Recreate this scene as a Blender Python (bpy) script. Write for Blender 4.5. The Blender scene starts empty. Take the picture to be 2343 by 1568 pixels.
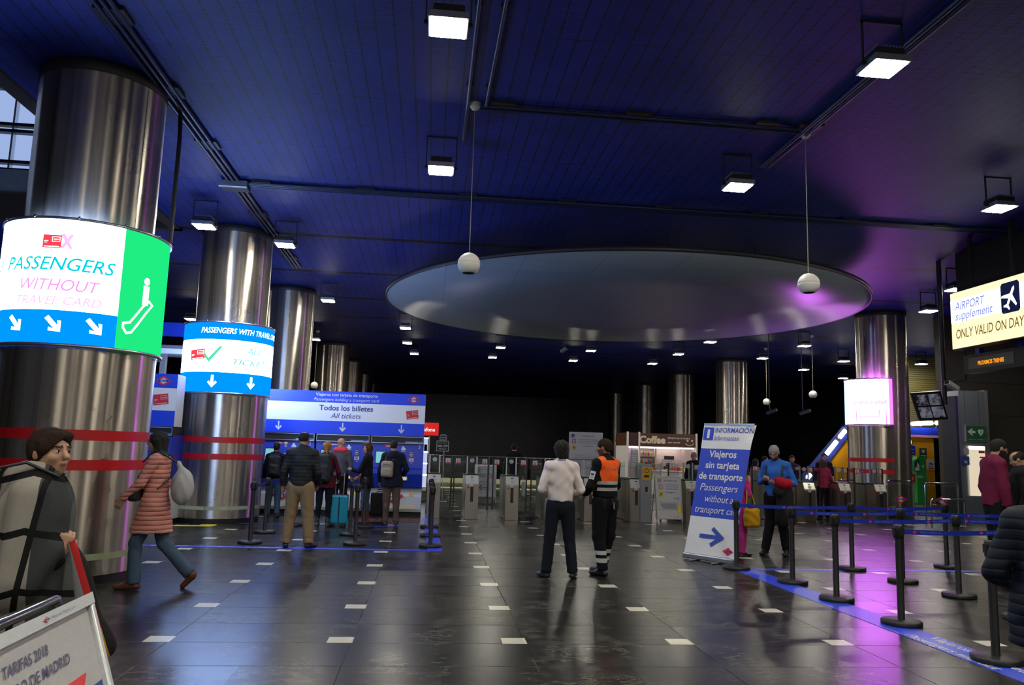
import bpy, math, random
import numpy as np
from mathutils import Vector, Matrix
random.seed(7); np.random.seed(7)
S = bpy.context.scene
COL = S.collection
PI = math.pi
# ------------------------------------------------------------------ camera, world, exposure
EYE = 1.62; PITCH = .137; ROLL = .0304; YAW = .1018; FPX = 1778.7
def _axes():
    cp, sp = math.cos(PITCH), math.sin(PITCH); cy, sy = math.cos(YAW), math.sin(YAW)
    fw = Vector((sy*cp, cy*cp, sp)); r0 = Vector((cy, -sy, 0)); u0 = Vector((-sy*sp, -cy*sp, cp))
    rt = r0*math.cos(ROLL) + u0*math.sin(ROLL); up = u0*math.cos(ROLL) - r0*math.sin(ROLL)
    return rt, up, fw
RT, UP, FW = _axes()
cam_data = bpy.data.cameras.new('camera'); cam = bpy.data.objects.new('camera', cam_data); COL.objects.link(cam)
cam_data.sensor_width = 36; cam_data.lens = FPX/2343*36; cam_data.clip_end = 300
cam.matrix_world = Matrix(((RT.x, UP.x, -FW.x, 0), (RT.y, UP.y, -FW.y, 0), (RT.z, UP.z, -FW.z, EYE), (0, 0, 0, 1)))
S.camera = cam
S.view_settings.view_transform = 'Standard'; S.view_settings.look = 'None'
S.view_settings.gamma = 1; S.view_settings.use_curve_mapping = False
S.view_settings.exposure = 0.0
w = bpy.data.worlds.new('world'); S.world = w; w.use_nodes = True
w.node_tree.nodes['Background'].inputs[0].default_value = (.25, .38, .75, 1)
w.node_tree.nodes['Background'].inputs[1].default_value = .05
S.cycles.max_bounces = 6; S.cycles.diffuse_bounces = 3; S.cycles.glossy_bounces = 4; S.cycles.transparent_max_bounces = 12
S.cycles.sample_clamp_indirect = 2; S.cycles.caustics_reflective = True; S.cycles.blur_glossy = 1.0
S.cycles.use_denoising = True
LAMP = 165.0       # floodlight lens strength
SIGN = 4.2        # light box strength
def PX(u, v, X):
    d = RT*((u-1171.5)/FPX) - UP*((v-784)/FPX) + FW
    return (X, d.y*X/d.x, EYE+d.z*X/d.x)
def PY(u, v, Y):
    d = RT*((u-1171.5)/FPX) - UP*((v-784)/FPX) + FW
    return (d.x*Y/d.y, Y, EYE+d.z*Y/d.y)
def GP(u, v, z=0.0):                       # the point of the photograph's pixel on the level z
    d = RT*((u-1171.5)/FPX) - UP*((v-784)/FPX) + FW
    t = (z-EYE)/d.z
    return (d.x*t, d.y*t, z)

# ------------------------------------------------------------------ materials
_M = {}
def nd(nt, typ, **kw):
    n = nt.nodes.new(typ)
    for a, b in kw.items(): setattr(n, a, b)
    return n
def mat(name, col=(.5, .5, .5), rough=.5, metal=0.0, emit=None, es=1.0, spec=.5, bump=0, bscale=40, alpha=None, trans=0):
    if name in _M: return _M[name]
    m = bpy.data.materials.new(name); m.use_nodes = True; _M[name] = m
    nt = m.node_tree; b = nt.nodes['Principled BSDF']
    b.inputs['Base Color'].default_value = (*col, 1); b.inputs['Roughness'].default_value = rough
    b.inputs['Metallic'].default_value = metal; b.inputs['Specular IOR Level'].default_value = spec
    tc = nd(nt, 'ShaderNodeTexCoord'); no = nd(nt, 'ShaderNodeTexNoise'); no.inputs['Scale'].default_value = bscale
    no.inputs['Detail'].default_value = 3
    nt.links.new(tc.outputs['Object'], no.inputs['Vector'])
    if emit is None:
        mr = nd(nt, 'ShaderNodeMapRange'); mr.inputs['To Min'].default_value = .88; mr.inputs['To Max'].default_value = 1.1
        mx = nd(nt, 'ShaderNodeMix', data_type='RGBA', blend_type='MULTIPLY'); mx.inputs[0].default_value = 1
        nt.links.new(no.outputs['Fac'], mr.inputs['Value']); mx.inputs[6].default_value = (*col, 1)
        nt.links.new(mr.outputs['Result'], mx.inputs[7]); nt.links.new(mx.outputs[2], b.inputs['Base Color'])
    else:
        b.inputs['Emission Color'].default_value = (*emit, 1); b.inputs['Emission Strength'].default_value = es
    if bump:
        bp = nd(nt, 'ShaderNodeBump'); bp.inputs['Strength'].default_value = bump; bp.inputs['Distance'].default_value = .01
        nt.links.new(no.outputs['Fac'], bp.inputs['Height']); nt.links.new(bp.outputs['Normal'], b.inputs['Normal'])
    if alpha is not None: b.inputs['Alpha'].default_value = alpha
    if trans: b.inputs['Transmission Weight'].default_value = trans
    return m
def math_(nt, op, a, b=None, c=None):
    n = nd(nt, 'ShaderNodeMath', operation=op)
    for i, x in enumerate((a, b, c)):
        if x is None: continue
        if isinstance(x, (int, float)): n.inputs[i].default_value = x
        else: nt.links.new(x, n.inputs[i])
    return n.outputs[0]
def mixc(nt, f, a, b):
    n = nd(nt, 'ShaderNodeMix', data_type='RGBA')
    if isinstance(f, (int, float)): n.inputs[0].default_value = f
    else: nt.links.new(f, n.inputs[0])
    for i, x in ((6, a), (7, b)):
        if isinstance(x, tuple): n.inputs[i].default_value = (*x, 1)
        else: nt.links.new(x, n.inputs[i])
    return n.outputs[2]
def line_mask(nt, x, period, off, half):   # 1 inside a line of the given half width
    a = math_(nt, 'SUBTRACT', x, off); a = math_(nt, 'DIVIDE', a, period); a = math_(nt, 'FRACT', a)
    a = math_(nt, 'SUBTRACT', a, .5); a = math_(nt, 'ABSOLUTE', a); a = math_(nt, 'SUBTRACT', .5, a)
    return math_(nt, 'LESS_THAN', a, half/period)
def pos_xyz(nt):
    tc = nd(nt, 'ShaderNodeNewGeometry'); sp = nd(nt, 'ShaderNodeSeparateXYZ'); nt.links.new(tc.outputs['Position'], sp.inputs[0])
    return tc.outputs['Position'], sp.outputs[0], sp.outputs[1], sp.outputs[2]
def noise(nt, vec, scale, detail=4, rough=.6, stretch=None):
    if stretch:
        mp = nd(nt, 'ShaderNodeMapping'); mp.inputs['Scale'].default_value = stretch; nt.links.new(vec, mp.inputs['Vector']); vec = mp.outputs[0]
    n = nd(nt, 'ShaderNodeTexNoise'); n.inputs['Scale'].default_value = scale; n.inputs['Detail'].default_value = detail
    n.inputs['Roughness'].default_value = rough; nt.links.new(vec, n.inputs['Vector']); return n.outputs['Fac']
def ramp(nt, f, a, b, lo, hi):
    n = nd(nt, 'ShaderNodeMapRange'); n.inputs['From Min'].default_value = a; n.inputs['From Max'].default_value = b
    n.inputs['To Min'].default_value = lo; n.inputs['To Max'].default_value = hi; nt.links.new(f, n.inputs['Value']); return n.outputs[0]
def newmat(name):
    m = bpy.data.materials.new(name); m.use_nodes = True; _M[name] = m; return m, m.node_tree, m.node_tree.nodes['Principled BSDF']

def floor_mat():
    m, nt, b = newmat('dark polished stone')
    P, x, y, z = pos_xyz(nt)
    sx, sy, ox, oy = 1.458, 1.386, .797, 6.895
    jx = line_mask(nt, x, sx, ox+.09, .005); jy = line_mask(nt, y, sy/2, oy-.1, .006)
    j = math_(nt, 'MAXIMUM', jx, jy)
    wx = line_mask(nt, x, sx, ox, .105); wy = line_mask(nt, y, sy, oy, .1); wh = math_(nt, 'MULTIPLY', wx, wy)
    n1 = noise(nt, P, 2.2, 6, .65, (1, .5, 1)); n2 = noise(nt, P, 9, 5, .7, (1.6, 5, 1)); n3 = noise(nt, P, .9, 4)
    # slab tone: one value per slab
    cx = math_(nt, 'FLOOR', math_(nt, 'DIVIDE', math_(nt, 'SUBTRACT', x, ox+.09), sx/2)); cy = math_(nt, 'FLOOR', math_(nt, 'DIVIDE', math_(nt, 'SUBTRACT', y, oy-.1), sy/2))
    cb = nd(nt, 'ShaderNodeCombineXYZ'); nt.links.new(cx, cb.inputs[0]); nt.links.new(cy, cb.inputs[1])
    wn = nd(nt, 'ShaderNodeTexWhiteNoise', noise_dimensions='3D'); nt.links.new(cb.outputs[0], wn.inputs['Vector'])
    tone = mixc(nt, wn.outputs['Value'], (.009, .0095, .009), (.018, .018, .016))
    nv = noise(nt, P, 1.5, 9, .78, (1.0, 1.8, 1)); va = math_(nt, 'ABSOLUTE', math_(nt, 'SUBTRACT', nv, .5)); vein = math_(nt, 'MULTIPLY', ramp(nt, va, 0, .03, 1, 0), ramp(nt, n1, .42, .58, 0, 1))
    c = mixc(nt, vein, tone, (.13, .125, .105))
    c = mixc(nt, ramp(nt, n1, .45, .9, 0, .35), c, (.045, .043, .037))
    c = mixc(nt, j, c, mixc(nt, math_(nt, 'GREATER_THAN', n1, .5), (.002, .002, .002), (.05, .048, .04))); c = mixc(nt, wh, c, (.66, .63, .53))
    nt.links.new(c, b.inputs['Base Color'])
    nt.links.new(math_(nt, 'ADD', ramp(nt, wn.outputs['Value'], 0, 1, .26, .29), math_(nt, 'MULTIPLY', j, .3)), b.inputs['Roughness'])
    nt.links.new(ramp(nt, n1, .3, .7, .32, .18), b.inputs['Specular IOR Level'])
    return m
def ceiling_mat():
    m, nt, b = newmat('blue painted boarding')
    P, x, y, z = pos_xyz(nt)
    lx = line_mask(nt, x, .2, .03, .011); ly = line_mask(nt, y, 1.85, .55, .01); n0 = noise(nt, P, .9, 5, .7); n1 = noise(nt, P, 7, 5, .75, (.6, 2.5, 1)); n2 = noise(nt, P, 26, 3, .6, (4, .8, 1))
    far = math_(nt, 'MULTIPLY', line_mask(nt, y, 3.6, 16.9, .11), math_(nt, 'GREATER_THAN', y, 16.0))
    c = mixc(nt, ramp(nt, n0, .3, .7, 0, 1), (.008, .019, .21), (.018, .038, .36))
    c = mixc(nt, ramp(nt, n1, .54, .70, 0, .85), c, (.007, .011, .07))
    c = mixc(nt, ramp(nt, n2, .58, .70, 0, .8), c, (.004, .007, .03))
    c = mixc(nt, math_(nt, 'MULTIPLY', lx, ramp(nt, n1, .35, .55, .25, 1)), c, (.003, .004, .02)); c = mixc(nt, math_(nt, 'MULTIPLY', ly, ramp(nt, n0, .4, .55, 0, .8)), c, (.003, .004, .02))
    c = mixc(nt, far, c, (.002, .002, .006))
    nt.links.new(c, b.inputs['Base Color']); b.inputs['Roughness'].default_value = .55
    bp = nd(nt, 'ShaderNodeBump'); bp.inputs['Strength'].default_value = .5; bp.inputs['Distance'].default_value = .01
    nt.links.new(n1, bp.inputs['Height']); nt.links.new(bp.outputs[0], b.inputs['Normal'])
    return m
def scratch_wall(name, base, dark, rough=.35, ribs=0, sc=.8):
    m, nt, b = newmat(name)
    P, x, y, z = pos_xyz(nt)
    n1 = noise(nt, P, 1.4, 8, .8, (1, 1, 2.2)); n2 = noise(nt, P, .25, 3)
    a = math_(nt, 'ABSOLUTE', math_(nt, 'SUBTRACT', n1, .5)); a = math_(nt, 'LESS_THAN', a, .006)
    a = math_(nt, 'MULTIPLY', a, ramp(nt, n2, .45, .65, 0, sc))
    c = mixc(nt, a, base, (.2, .14, .1))
    c = mixc(nt, line_mask(nt, z, 1.0, .1, .012), c, dark)
    if ribs: c = mixc(nt, line_mask(nt, z, ribs, 0, ribs*.22), c, dark)
    nt.links.new(c, b.inputs['Base Color']); b.inputs['Roughness'].default_value = rough
    return m
def steel_mat(name='brushed steel', col=(.66, .59, .51), rough=.3, aniso=1.0, rot=.25):
    m, nt, b = newmat(name)
    P, x, y, z = pos_xyz(nt)
    b.inputs['Metallic'].default_value = .9
    n = noise(nt, P, 4, 4, .6, (1.5, 1.5, .0)); n2 = noise(nt, P, 2, 3)
    c = mixc(nt, ramp(nt, n, .38, .62, 0, 1), tuple(v*.5 for v in col), col)  # vertical streaks like lamp reflections, painted into the steel colour
    nt.links.new(c, b.inputs['Base Color']); nt.links.new(ramp(nt, n2, .3, .7, rough*.85, rough*1.2), b.inputs['Roughness'])
    b.inputs['Anisotropic'].default_value = aniso; b.inputs['Anisotropic Rotation'].default_value = rot
    t = nd(nt, 'ShaderNodeTangent', direction_type='RADIAL', axis='Z'); nt.links.new(t.outputs[0], b.inputs['Tangent'])
    return m
M_FLOOR = floor_mat(); M_CEIL = ceiling_mat()
M_STEEL = steel_mat()
M_BACK = scratch_wall('black glossy wall panels', (.004, .004, .005), (.001, .001, .001), .3, 0, .9)
M_WALLR = scratch_wall('dark brown wall panels', (.045, .038, .032), (.012, .010, .009), .55, .0, .0)
M_RIB = scratch_wall('ribbed olive wall cladding', (.16, .14, .05), (.06, .05, .02), .5, .09, 0)
M_MESH = scratch_wall('dark perforated cladding', (.020, .019, .018), (.007, .007, .007), .5, .05, 0)
M_GWALL = mat('grey blue plaster', (.30, .33, .38), .7, bump=.1, bscale=6)
M_CHROME = mat('polished chrome', (.75, .75, .75), .12, 1)
M_ALU = mat('satin aluminium', (.62, .62, .63), .35, .9)
M_GATE = mat('gate stainless steel', (.55, .50, .43), .3, 1)
M_BLK = mat('black plastic', (.012, .012, .012), .45)
M_DARK = mat('dark grey metal', (.035, .035, .04), .45, .4)
M_WHITE = mat('white enamel', (.62, .62, .62), .45)
M_BLUE = mat('metro blue paint', (.008, .035, .42), .4)
M_RED = mat('red vinyl', (.55, .008, .015), .4)
M_REDL = mat('red print', (.70, .02, .03), .5)
M_YEL = mat('yellow vinyl', (.75, .62, .03), .5)
M_ORNG = mat('orange yellow paint', (.75, .36, .01), .45)
M_GREEN = mat('green print', (.18, .48, .04), .5)
M_DGREEN = mat('dark green print', (.01, .09, .04), .5)
M_MAG = mat('magenta print', (.55, .08, .25), .5)
M_GREY = mat('grey print', (.28, .29, .33), .6)
M_NAVY = mat('navy print', (.02, .04, .22), .5)
def lit(name, col, s): return mat(name, (0, 0, 0), .6, emit=col, es=s, spec=0)
L_FLOOD = lit('floodlight glow', (1, .95, .80), LAMP)

# ------------------------------------------------------------------ mesh builder
class MB:
    def __init__(s): s.v = []; s.f = []; s.m = []; s.mats = []; s.smooth = []
    def mi(s, m):
        if m not in s.mats: s.mats.append(m)
        return s.mats.index(m)
    def add(s, vs, fs, m, smooth=False, T=None):
        o = len(s.v)
        s.v += [tuple(T @ Vector(v)) if T else tuple(v) for v in vs]
        k = s.mi(m)
        for f in fs: s.f.append([o+i for i in f]); s.m.append(k); s.smooth.append(smooth)
        return s
    def box(s, x0, x1, y0, y1, z0, z1, m, T=None):
        vs = [(x, y, z) for z in (z0, z1) for y in (y0, y1) for x in (x0, x1)]
        return s.add(vs, [(0, 2, 3, 1), (4, 5, 7, 6), (0, 1, 5, 4), (2, 6, 7, 3), (0, 4, 6, 2), (1, 3, 7, 5)], m, T=T)
    def tube(s, pts, r, m, n=10, caps=True, T=None):
        pts = [Vector(p) for p in pts]; rs = r if isinstance(r, (list, tuple)) else [r]*len(pts)
        vs = []; fs = []; up = Vector((0, 0, 1)); prev = None
        for i, p in enumerate(pts):
            t = (pts[min(i+1, len(pts)-1)]-pts[max(i-1, 0)]).normalized()
            if prev is None:
                a = t.cross(up)
                if a.length < .1: a = t.cross(Vector((1, 0, 0)))
            else: a = prev - t*prev.dot(t)
            a.normalize(); prev = a; b = t.cross(a)
            for k in range(n):
                q = 2*PI*k/n; vs.append(p+(a*math.cos(q)+b*math.sin(q))*rs[i])
        for i in range(len(pts)-1):
            for k in range(n): fs.append((i*n+k, i*n+(k+1) % n, (i+1)*n+(k+1) % n, (i+1)*n+k))
        s.add(vs, fs, m, True, T)
        if caps:
            s.add([vs[k] for k in range(n)], [tuple(range(n))], m, False, T)
            s.add([vs[-n+k] for k in range(n)], [tuple(range(n))[::-1]], m, False, T)
        return s
    def lathe(s, prof, m, c=(0, 0, 0), n=32, a0=0, a1=2*PI, smooth=True, T=None, cap=False):
        full = abs(a1-a0) > 6.28; k = n if full else n+1; vs = []; fs = []
        for r, z in prof:
            for i in range(k):
                a = a0+(a1-a0)*i/n; vs.append((c[0]+r*math.sin(a), c[1]-r*math.cos(a), c[2]+z))
        for j in range(len(prof)-1):
            for i in range(n if full else n):
                i2 = (i+1) % k; fs.append((j*k+i, j*k+i2, (j+1)*k+i2, (j+1)*k+i))
        s.add(vs, fs, m, smooth, T); return s
    def prism(s, poly, a, b, m, axis='x', T=None):     # polygon extruded along an axis
        n = len(poly)
        def P(t, q):
            return (t, q[0], q[1]) if axis == 'x' else ((q[0], t, q[1]) if axis == 'y' else (q[0], q[1], t))
        vs = [P(a, q) for q in poly]+[P(b, q) for q in poly]
        fs = [tuple(range(n)), tuple(range(n, 2*n))[::-1]]+[(i, (i+1) % n, n+(i+1) % n, n+i) for i in range(n)]
        return s.add(vs, fs, m, T=T)
    def sphere(s, c, r, m, n=20, k=12, T=None):
        rr = r if isinstance(r, (tuple, list)) else (r, r, r)
        vs = []; fs = []
        for j in range(k+1):
            b = PI*j/k
            for i in range(n):
                a = 2*PI*i/n; vs.append((c[0]+rr[0]*math.sin(b)*math.cos(a), c[1]+rr[1]*math.sin(b)*math.sin(a), c[2]+rr[2]*math.cos(b)))
        for j in range(k):
            for i in range(n): fs.append((j*n+i, (j+1)*n+i, (j+1)*n+(i+1) % n, j*n+(i+1) % n))
        return s.add(vs, fs, m, True, T)
    def mapped(s, poly, m, fn, sub=0):                 # flat polygon given in sheet coordinates, sent through fn
        return s.add([fn(x, y) for x, y in poly], [tuple(range(len(poly)))], m)
    def rect(s, x0, x1, y0, y1, m, fn, nx=1):
        vs = []; fs = []
        for i in range(nx+1):
            x = x0+(x1-x0)*i/nx; vs += [fn(x, y0), fn(x, y1)]
        for i in range(nx): fs.append((2*i, 2*i+2, 2*i+3, 2*i+1))
        return s.add(vs, fs, m)
    def text(s, t, x, y, size, m, fn, align='C', shear=0, bold=0, sx=1.0):
        vs, fs, w = glyphs(t, shear, bold)
        o = {'C': -w/2, 'L': 0, 'R': -w}[align]
        return s.add([fn(x+(a+o)*size*sx, y+b*size) for a, b in vs], fs, m)
    def build(s, name, parent=None, loc=None, rz=0, bevel=0, auto=False):
        me = bpy.data.meshes.new(name); me.from_pydata(s.v, [], s.f)
        for m in s.mats: me.materials.append(m)
        me.polygons.foreach_set('material_index', s.m); me.polygons.foreach_set('use_smooth', s.smooth); me.update()
        o = bpy.data.objects.new(name, me); COL.objects.link(o)
        if loc: o.location = loc
        o.rotation_euler[2] = rz
        if parent: o.parent = parent
        if bevel:
            b = o.modifiers.new('bevel', 'BEVEL'); b.width = bevel; b.segments = 2; b.limit_method = 'ANGLE'
        return o
_G = {}
def glyphs(t, shear=0, bold=0):
    key = (t, shear, bold)
    if key not in _G:
        c = bpy.data.curves.new('lettering', 'FONT'); c.body = t; c.size = 1; c.shear = shear; c.offset = bold; c.resolution_u = 3
        o = bpy.data.objects.new('lettering', c); COL.objects.link(o)
        dg = bpy.context.evaluated_depsgraph_get(); me = o.evaluated_get(dg).to_mesh()
        vs = [(v.co.x, v.co.y) for v in me.vertices]; fs = [tuple(p.vertices) for p in me.polygons]
        o.evaluated_get(dg).to_mesh_clear(); bpy.data.objects.remove(o); bpy.data.curves.remove(c)
        x0 = min(v[0] for v in vs); x1 = max(v[0] for v in vs)
        _G[key] = ([(a-x0, b) for a, b in vs], fs, x1-x0)
    return _G[key]
def tag(o, label=None, cat=None, group=None, kind=None):
    if label: o['label'] = label
    if cat: o['category'] = cat
    if group: o['group'] = group
    if kind: o['kind'] = kind
    return o
def thing(name, label, cat, loc=(0, 0, 0), rz=0, group=None):
    o = bpy.data.objects.new(name, None); COL.objects.link(o); o.location = loc; o.rotation_euler[2] = rz
    return tag(o, label, cat, group)
def struct(mb, name, **k): return tag(mb.build(name, **k), kind='structure')
def copy_tree(o, parent=None):
    c = o.copy(); COL.objects.link(c); c.parent = parent
    for ch in list(o.children): copy_tree(ch, c)
    return c
def plane_fn(o, ex, ey):                     # sheet -> world: origin, unit vectors
    o, ex, ey = Vector(o), Vector(ex), Vector(ey)
    return lambda x, y, d=0: tuple(o+ex*x+ey*y)
def front_fn(y0): return lambda x, z: (x, y0, z)
def cyl_fn(c, r): return lambda a, z: (c[0]+r*math.sin(a/r), c[1]-r*math.cos(a/r), z)   # arc length -> point
def metro_logo(mb, x, y, s, fn, red=None, blue=None, white=None, word=True):
    red = red or M_REDL; blue = blue or M_BLUE; white = white or M_WHITE
    def off(d): return lambda a, b: tuple(Vector(fn(a, b)) + off.n*d)
    p0, p1, p2 = Vector(fn(x, y)), Vector(fn(x+.01, y)), Vector(fn(x, y+.01)); off.n = ((p1-p0).cross(p2-p0)).normalized()
    mb.mapped([(x-s, y), (x, y-s*.62), (x+s, y), (x, y+s*.62)], red, fn)
    mb.mapped([(x-s*.62, y), (x, y-s*.4), (x+s*.62, y), (x, y+s*.4)], white, off(.001))
    mb.mapped([(x-s*.66, y-s*.13), (x+s*.66, y-s*.13), (x+s*.66, y+s*.13), (x-s*.66, y+s*.13)], blue, off(.002))
    if word: mb.text('Metro', x, y-s*.09, s*.27, white, off(.003), bold=.01)
def arrow_poly(cx, cy, s, ang, t=.2):         # arrow pointing down at ang = 0, in sheet units
    pts = [(-t*.5, .9), (-t*.5, -.25), (-.55, .22), (-.55-t*.0, -.1), (0, -.85), (.55, -.1), (.55, .22), (t*.5, -.25), (t*.5, .9)]
    pts = [(-t*.6, .85), (-t*.6, -.3), (-.42, .1), (-.62, -.12), (0, -.8), (.62, -.12), (.42, .1), (t*.6, -.3), (t*.6, .85)]
    c, n = math.cos(ang), math.sin(ang)
    return [(cx+s*(x*c-y*n), cy+s*(x*n+y*c)) for x, y in pts]
def card(mb, x, y, w, h, ang, fn, red=None, white=None):
    c, n = math.cos(ang), math.sin(ang)
    def T(a, b): return (x+a*c-b*n, y+a*n+b*c)
    mb.mapped([T(-w/2, -h/2), T(w/2, -h/2), T(w/2, h/2), T(-w/2, h/2)], red or M_REDL, fn)
    q = white or M_WHITE
    p0, p1, p2 = Vector(fn(x, y)), Vector(fn(x+.01, y)), Vector(fn(x, y+.01)); nn = ((p1-p0).cross(p2-p0)).normalized()*.0015
    f2 = lambda a, b: tuple(Vector(fn(a, b))+nn)
    for a0, a1, b0, b1 in ((-.4, .4, -.42, -.36), (.0, .42, .32, .35), (.0, .42, -.02, .01), (.0, .03, -.02, .35), (.4, .43, -.02, .35), (.08, .35, .13, .18), (-.42, -.2, 0, .04), (-.42, -.25, -.12, -.08)):
        mb.mapped([T(a0*w, b0*h), T(a1*w, b0*h), T(a1*w, b1*h), T(a0*w, b1*h)], q, f2)

# ================================================================== the setting
CZ = 6.13
mb = MB(); mb.box(-30, 32, -6, 68, -.3, 0, M_FLOOR); struct(mb, 'floor')
mb = MB(); mb.box(-5.5, 32, -6, 68, CZ, CZ+.45, M_CEIL); mb.box(-30, -5.5, 17.0, 68, CZ, CZ+.45, M_CEIL); struct(mb, 'ceiling')
mb = MB(); mb.box(-5.72, -5.5, -6, 17.0, CZ-.05, CZ+.5, mat('brown edge beam', (.05, .035, .03), .6)); mb.box(-30, -5.5, 16.82, 17.0, CZ-.05, CZ+.5, _M['brown edge beam']); struct(mb, 'trim_1')
mb = MB(); mb.box(-30, 32, 66.5, 66.8, 0, CZ, M_BACK); struct(mb, 'wall_back')
mb = MB(); mb.box(22.5, 22.8, 31, 66.5, 0, CZ, M_BACK); struct(mb, 'wall_right')
mb = MB(); mb.box(-30, -29.7, -6, 66.5, 0, 16, M_WALLR); struct(mb, 'wall_left')
mb = MB(); mb.box(18.2, 32, 31, 31.3, 0, CZ, M_RIB); struct(mb, 'wall_right_far')
mb = MB(); mb.box(15.6, 32, 22.3, 22.6, 0, CZ, M_WALLR); struct(mb, 'wall_right_near')
mb = MB(); mb.box(31.7, 32, -6, 31, 0, CZ, M_WALLR); struct(mb, 'wall_right_side')
mb = MB(); mb.box(-30, 32, -6.3, -6, 0, 16, mat('pale rear wall', (.6, .58, .55), .7)); struct(mb, 'wall_rear')
mb = MB(); mb.box(11.2, 32, -6, 15.4, 4.35, CZ, M_MESH); struct(mb, 'wall_right_upper')
mb = MB(); mb.box(-30, -5.5, 17.2, 17.5, CZ+.45, 7.3, M_GWALL); mb.box(-30, -5.5, 17.2, 17.5, 12.6, 16, M_GWALL); struct(mb, 'wall_left_upper')
mb = MB(); mb.box(-30, 32, -6, 17.5, 16, 16.3, M_GWALL); struct(mb, 'ceiling_atrium')
# atrium glazing above the bulkhead, daylight behind it
M_SKYG = lit('daylit glazing', (.42, .56, .95), .8)
mb = MB(); mb.box(-30, -5.5, 17.44, 17.5, 7.3, 12.6, M_SKYG); struct(mb, 'window_1')
mb = MB()
for x in np.arange(-14, -5, .93): mb.box(x-.02, x+.02, 17.3, 17.43, 7.3, 12.6, M_ALU)
for z in (7.32, 7.5, 8.2, 8.35, 9.2, 9.35, 10.2, 11.2, 12.6): mb.box(-30, -5.5, 17.28, 17.43, z-.035, z+.035, M_DARK)
struct(mb, 'trim_2')
# low pale kerbs across the far end of the hall
for i, (y, hh) in enumerate(((36.8, .22), (31.6, .06))):
    mb = MB(); mb.box(-14, 7.2, y, y+.3, 0, hh, mat('pale kerb stone', (.75, .70, .42), .5)); struct(mb, 'trim_%d' % (3+i), bevel=.02)
# conduits and cable trays under the ceiling
def conduit(name, pts, label, r=.03, n=3, box=None):
    t = MB(); a, b = Vector(pts[0]), Vector(pts[1]); d = (b-a).normalized(); s = d.cross(Vector((0, 0, 1)))
    for i in range(n):
        o = s*((i-(n-1)/2)*.085)
        t.tube([a+o, b+o], r, mat('blue black conduit', (.02, .03, .09), .35), 8)
    L = (b-a).length
    for i in range(int(L/1.8)+1):
        c = a+d*(i*1.8+.3)
        if (c-a).length < L: t.box(c.x-.16, c.x+.16, c.y-.16, c.y+.16, c.z+.0, c.z+.045, M_DARK) if n > 1 else t.box(c.x-.04, c.x+.04, c.y-.04, c.y+.04, c.z, c.z+.05, M_DARK)
    return tag(t.build(name), label, 'conduit', 'cable runs under the ceiling')
zc = CZ-.045
conduit('ceiling_conduit', ((-3.56, 2.5, zc), (-3.56, 20, zc)), 'bundle of dark conduits running lengthwise along the left of the ceiling past the steel columns')
conduit('ceiling_conduit', ((-3.4, 13.55, zc), (11.1, 13.55, zc)), 'long bundle of dark conduits crossing the ceiling just before the hanging disc')
conduit('ceiling_conduit', ((.48, 9.74, zc), (4.9, 9.74, zc)), 'thin dark cable run joining the tops of the two near pendant globes', r=.022, n=2)
conduit('ceiling_conduit', ((.31, 3.5, zc), (.31, 10.9, zc)), 'thin blue pipe on the ceiling beside the near left pendant globe, ending at its floodlight', r=.025, n=1)
conduit('ceiling_conduit', ((.62, 3.5, zc), (.55, 9.7, zc)), 'shorter blue pipe on the ceiling leading to the mount of the near left pendant globe', r=.022, n=1)
conduit('ceiling_conduit', ((4.98, 4.0, zc), (4.98, 11.1, zc)), 'wide dark cable run along the ceiling beside the near right pendant globe', r=.035, n=2)
mb = MB(); mb.box(-3.78, -3.34, 13.4, 13.72, CZ-.14, CZ-.02, M_DARK); mb.box(-3.8, -3.32, 13.36, 13.42, CZ-.16, CZ-.04, M_ALU)
tag(mb.build('junction_box', bevel=.01), 'grey junction box where the two conduit bundles cross at the left', 'junction box')
mb = MB(); mb.tube([(-3.6, 10.6, CZ-.05), (-3.56, 10.5, CZ-.12), (-3.5, 10.38, CZ-.5), (-3.5, 10.38, 4.1)], .028, M_DARK, 8)
tag(mb.build('downpipe'), 'dark bent pipe dropping beside the nearest steel column', 'pipe')

# ------------------------------------------------------------------ hanging disc
t = thing('ceiling_disc', 'huge round pale panel hanging under the blue ceiling', 'ceiling panel', (4.73, 19.4, 5.3))
m, nt, b = newmat('pale blue grey lacquer'); P, x, y, z = pos_xyz(nt)
j = math_(nt, 'MAXIMUM', line_mask(nt, x, 1.5, .2, .008), 0)
c = mixc(nt, noise(nt, P, 1.0, 5, .6, (.3, 3, 1)), (.20, .25, .30), (.30, .35, .41)); c = mixc(nt, math_(nt, 'MULTIPLY', j, .5), c, (.08, .1, .12))
nt.links.new(c, b.inputs['Base Color']); b.inputs['Roughness'].default_value = .38; b.inputs['Specular IOR Level'].default_value = .45
mb = MB(); mb.lathe([(0, 0), (3, 0), (5.93, 0), (5.93, .03), (0, .03)], m, n=120); mb.build('disc_panel', t)
mb = MB(); mb.lathe([(5.93, -.004), (5.96, -.004), (5.96, .09), (5.93, .09)], mat('dark disc rim', (.02, .02, .025), .5), n=120); mb.build('disc_rim', t)
for i in range(12):
    mb = MB(); a = 2*PI*i/12; mb.tube([(4.2*math.sin(a), 4.2*math.cos(a), .13), (4.2*math.sin(a), 4.2*math.cos(a), CZ-5.3)], .012, M_DARK, 6)
    mb.build('hanging_rod', t)

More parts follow.
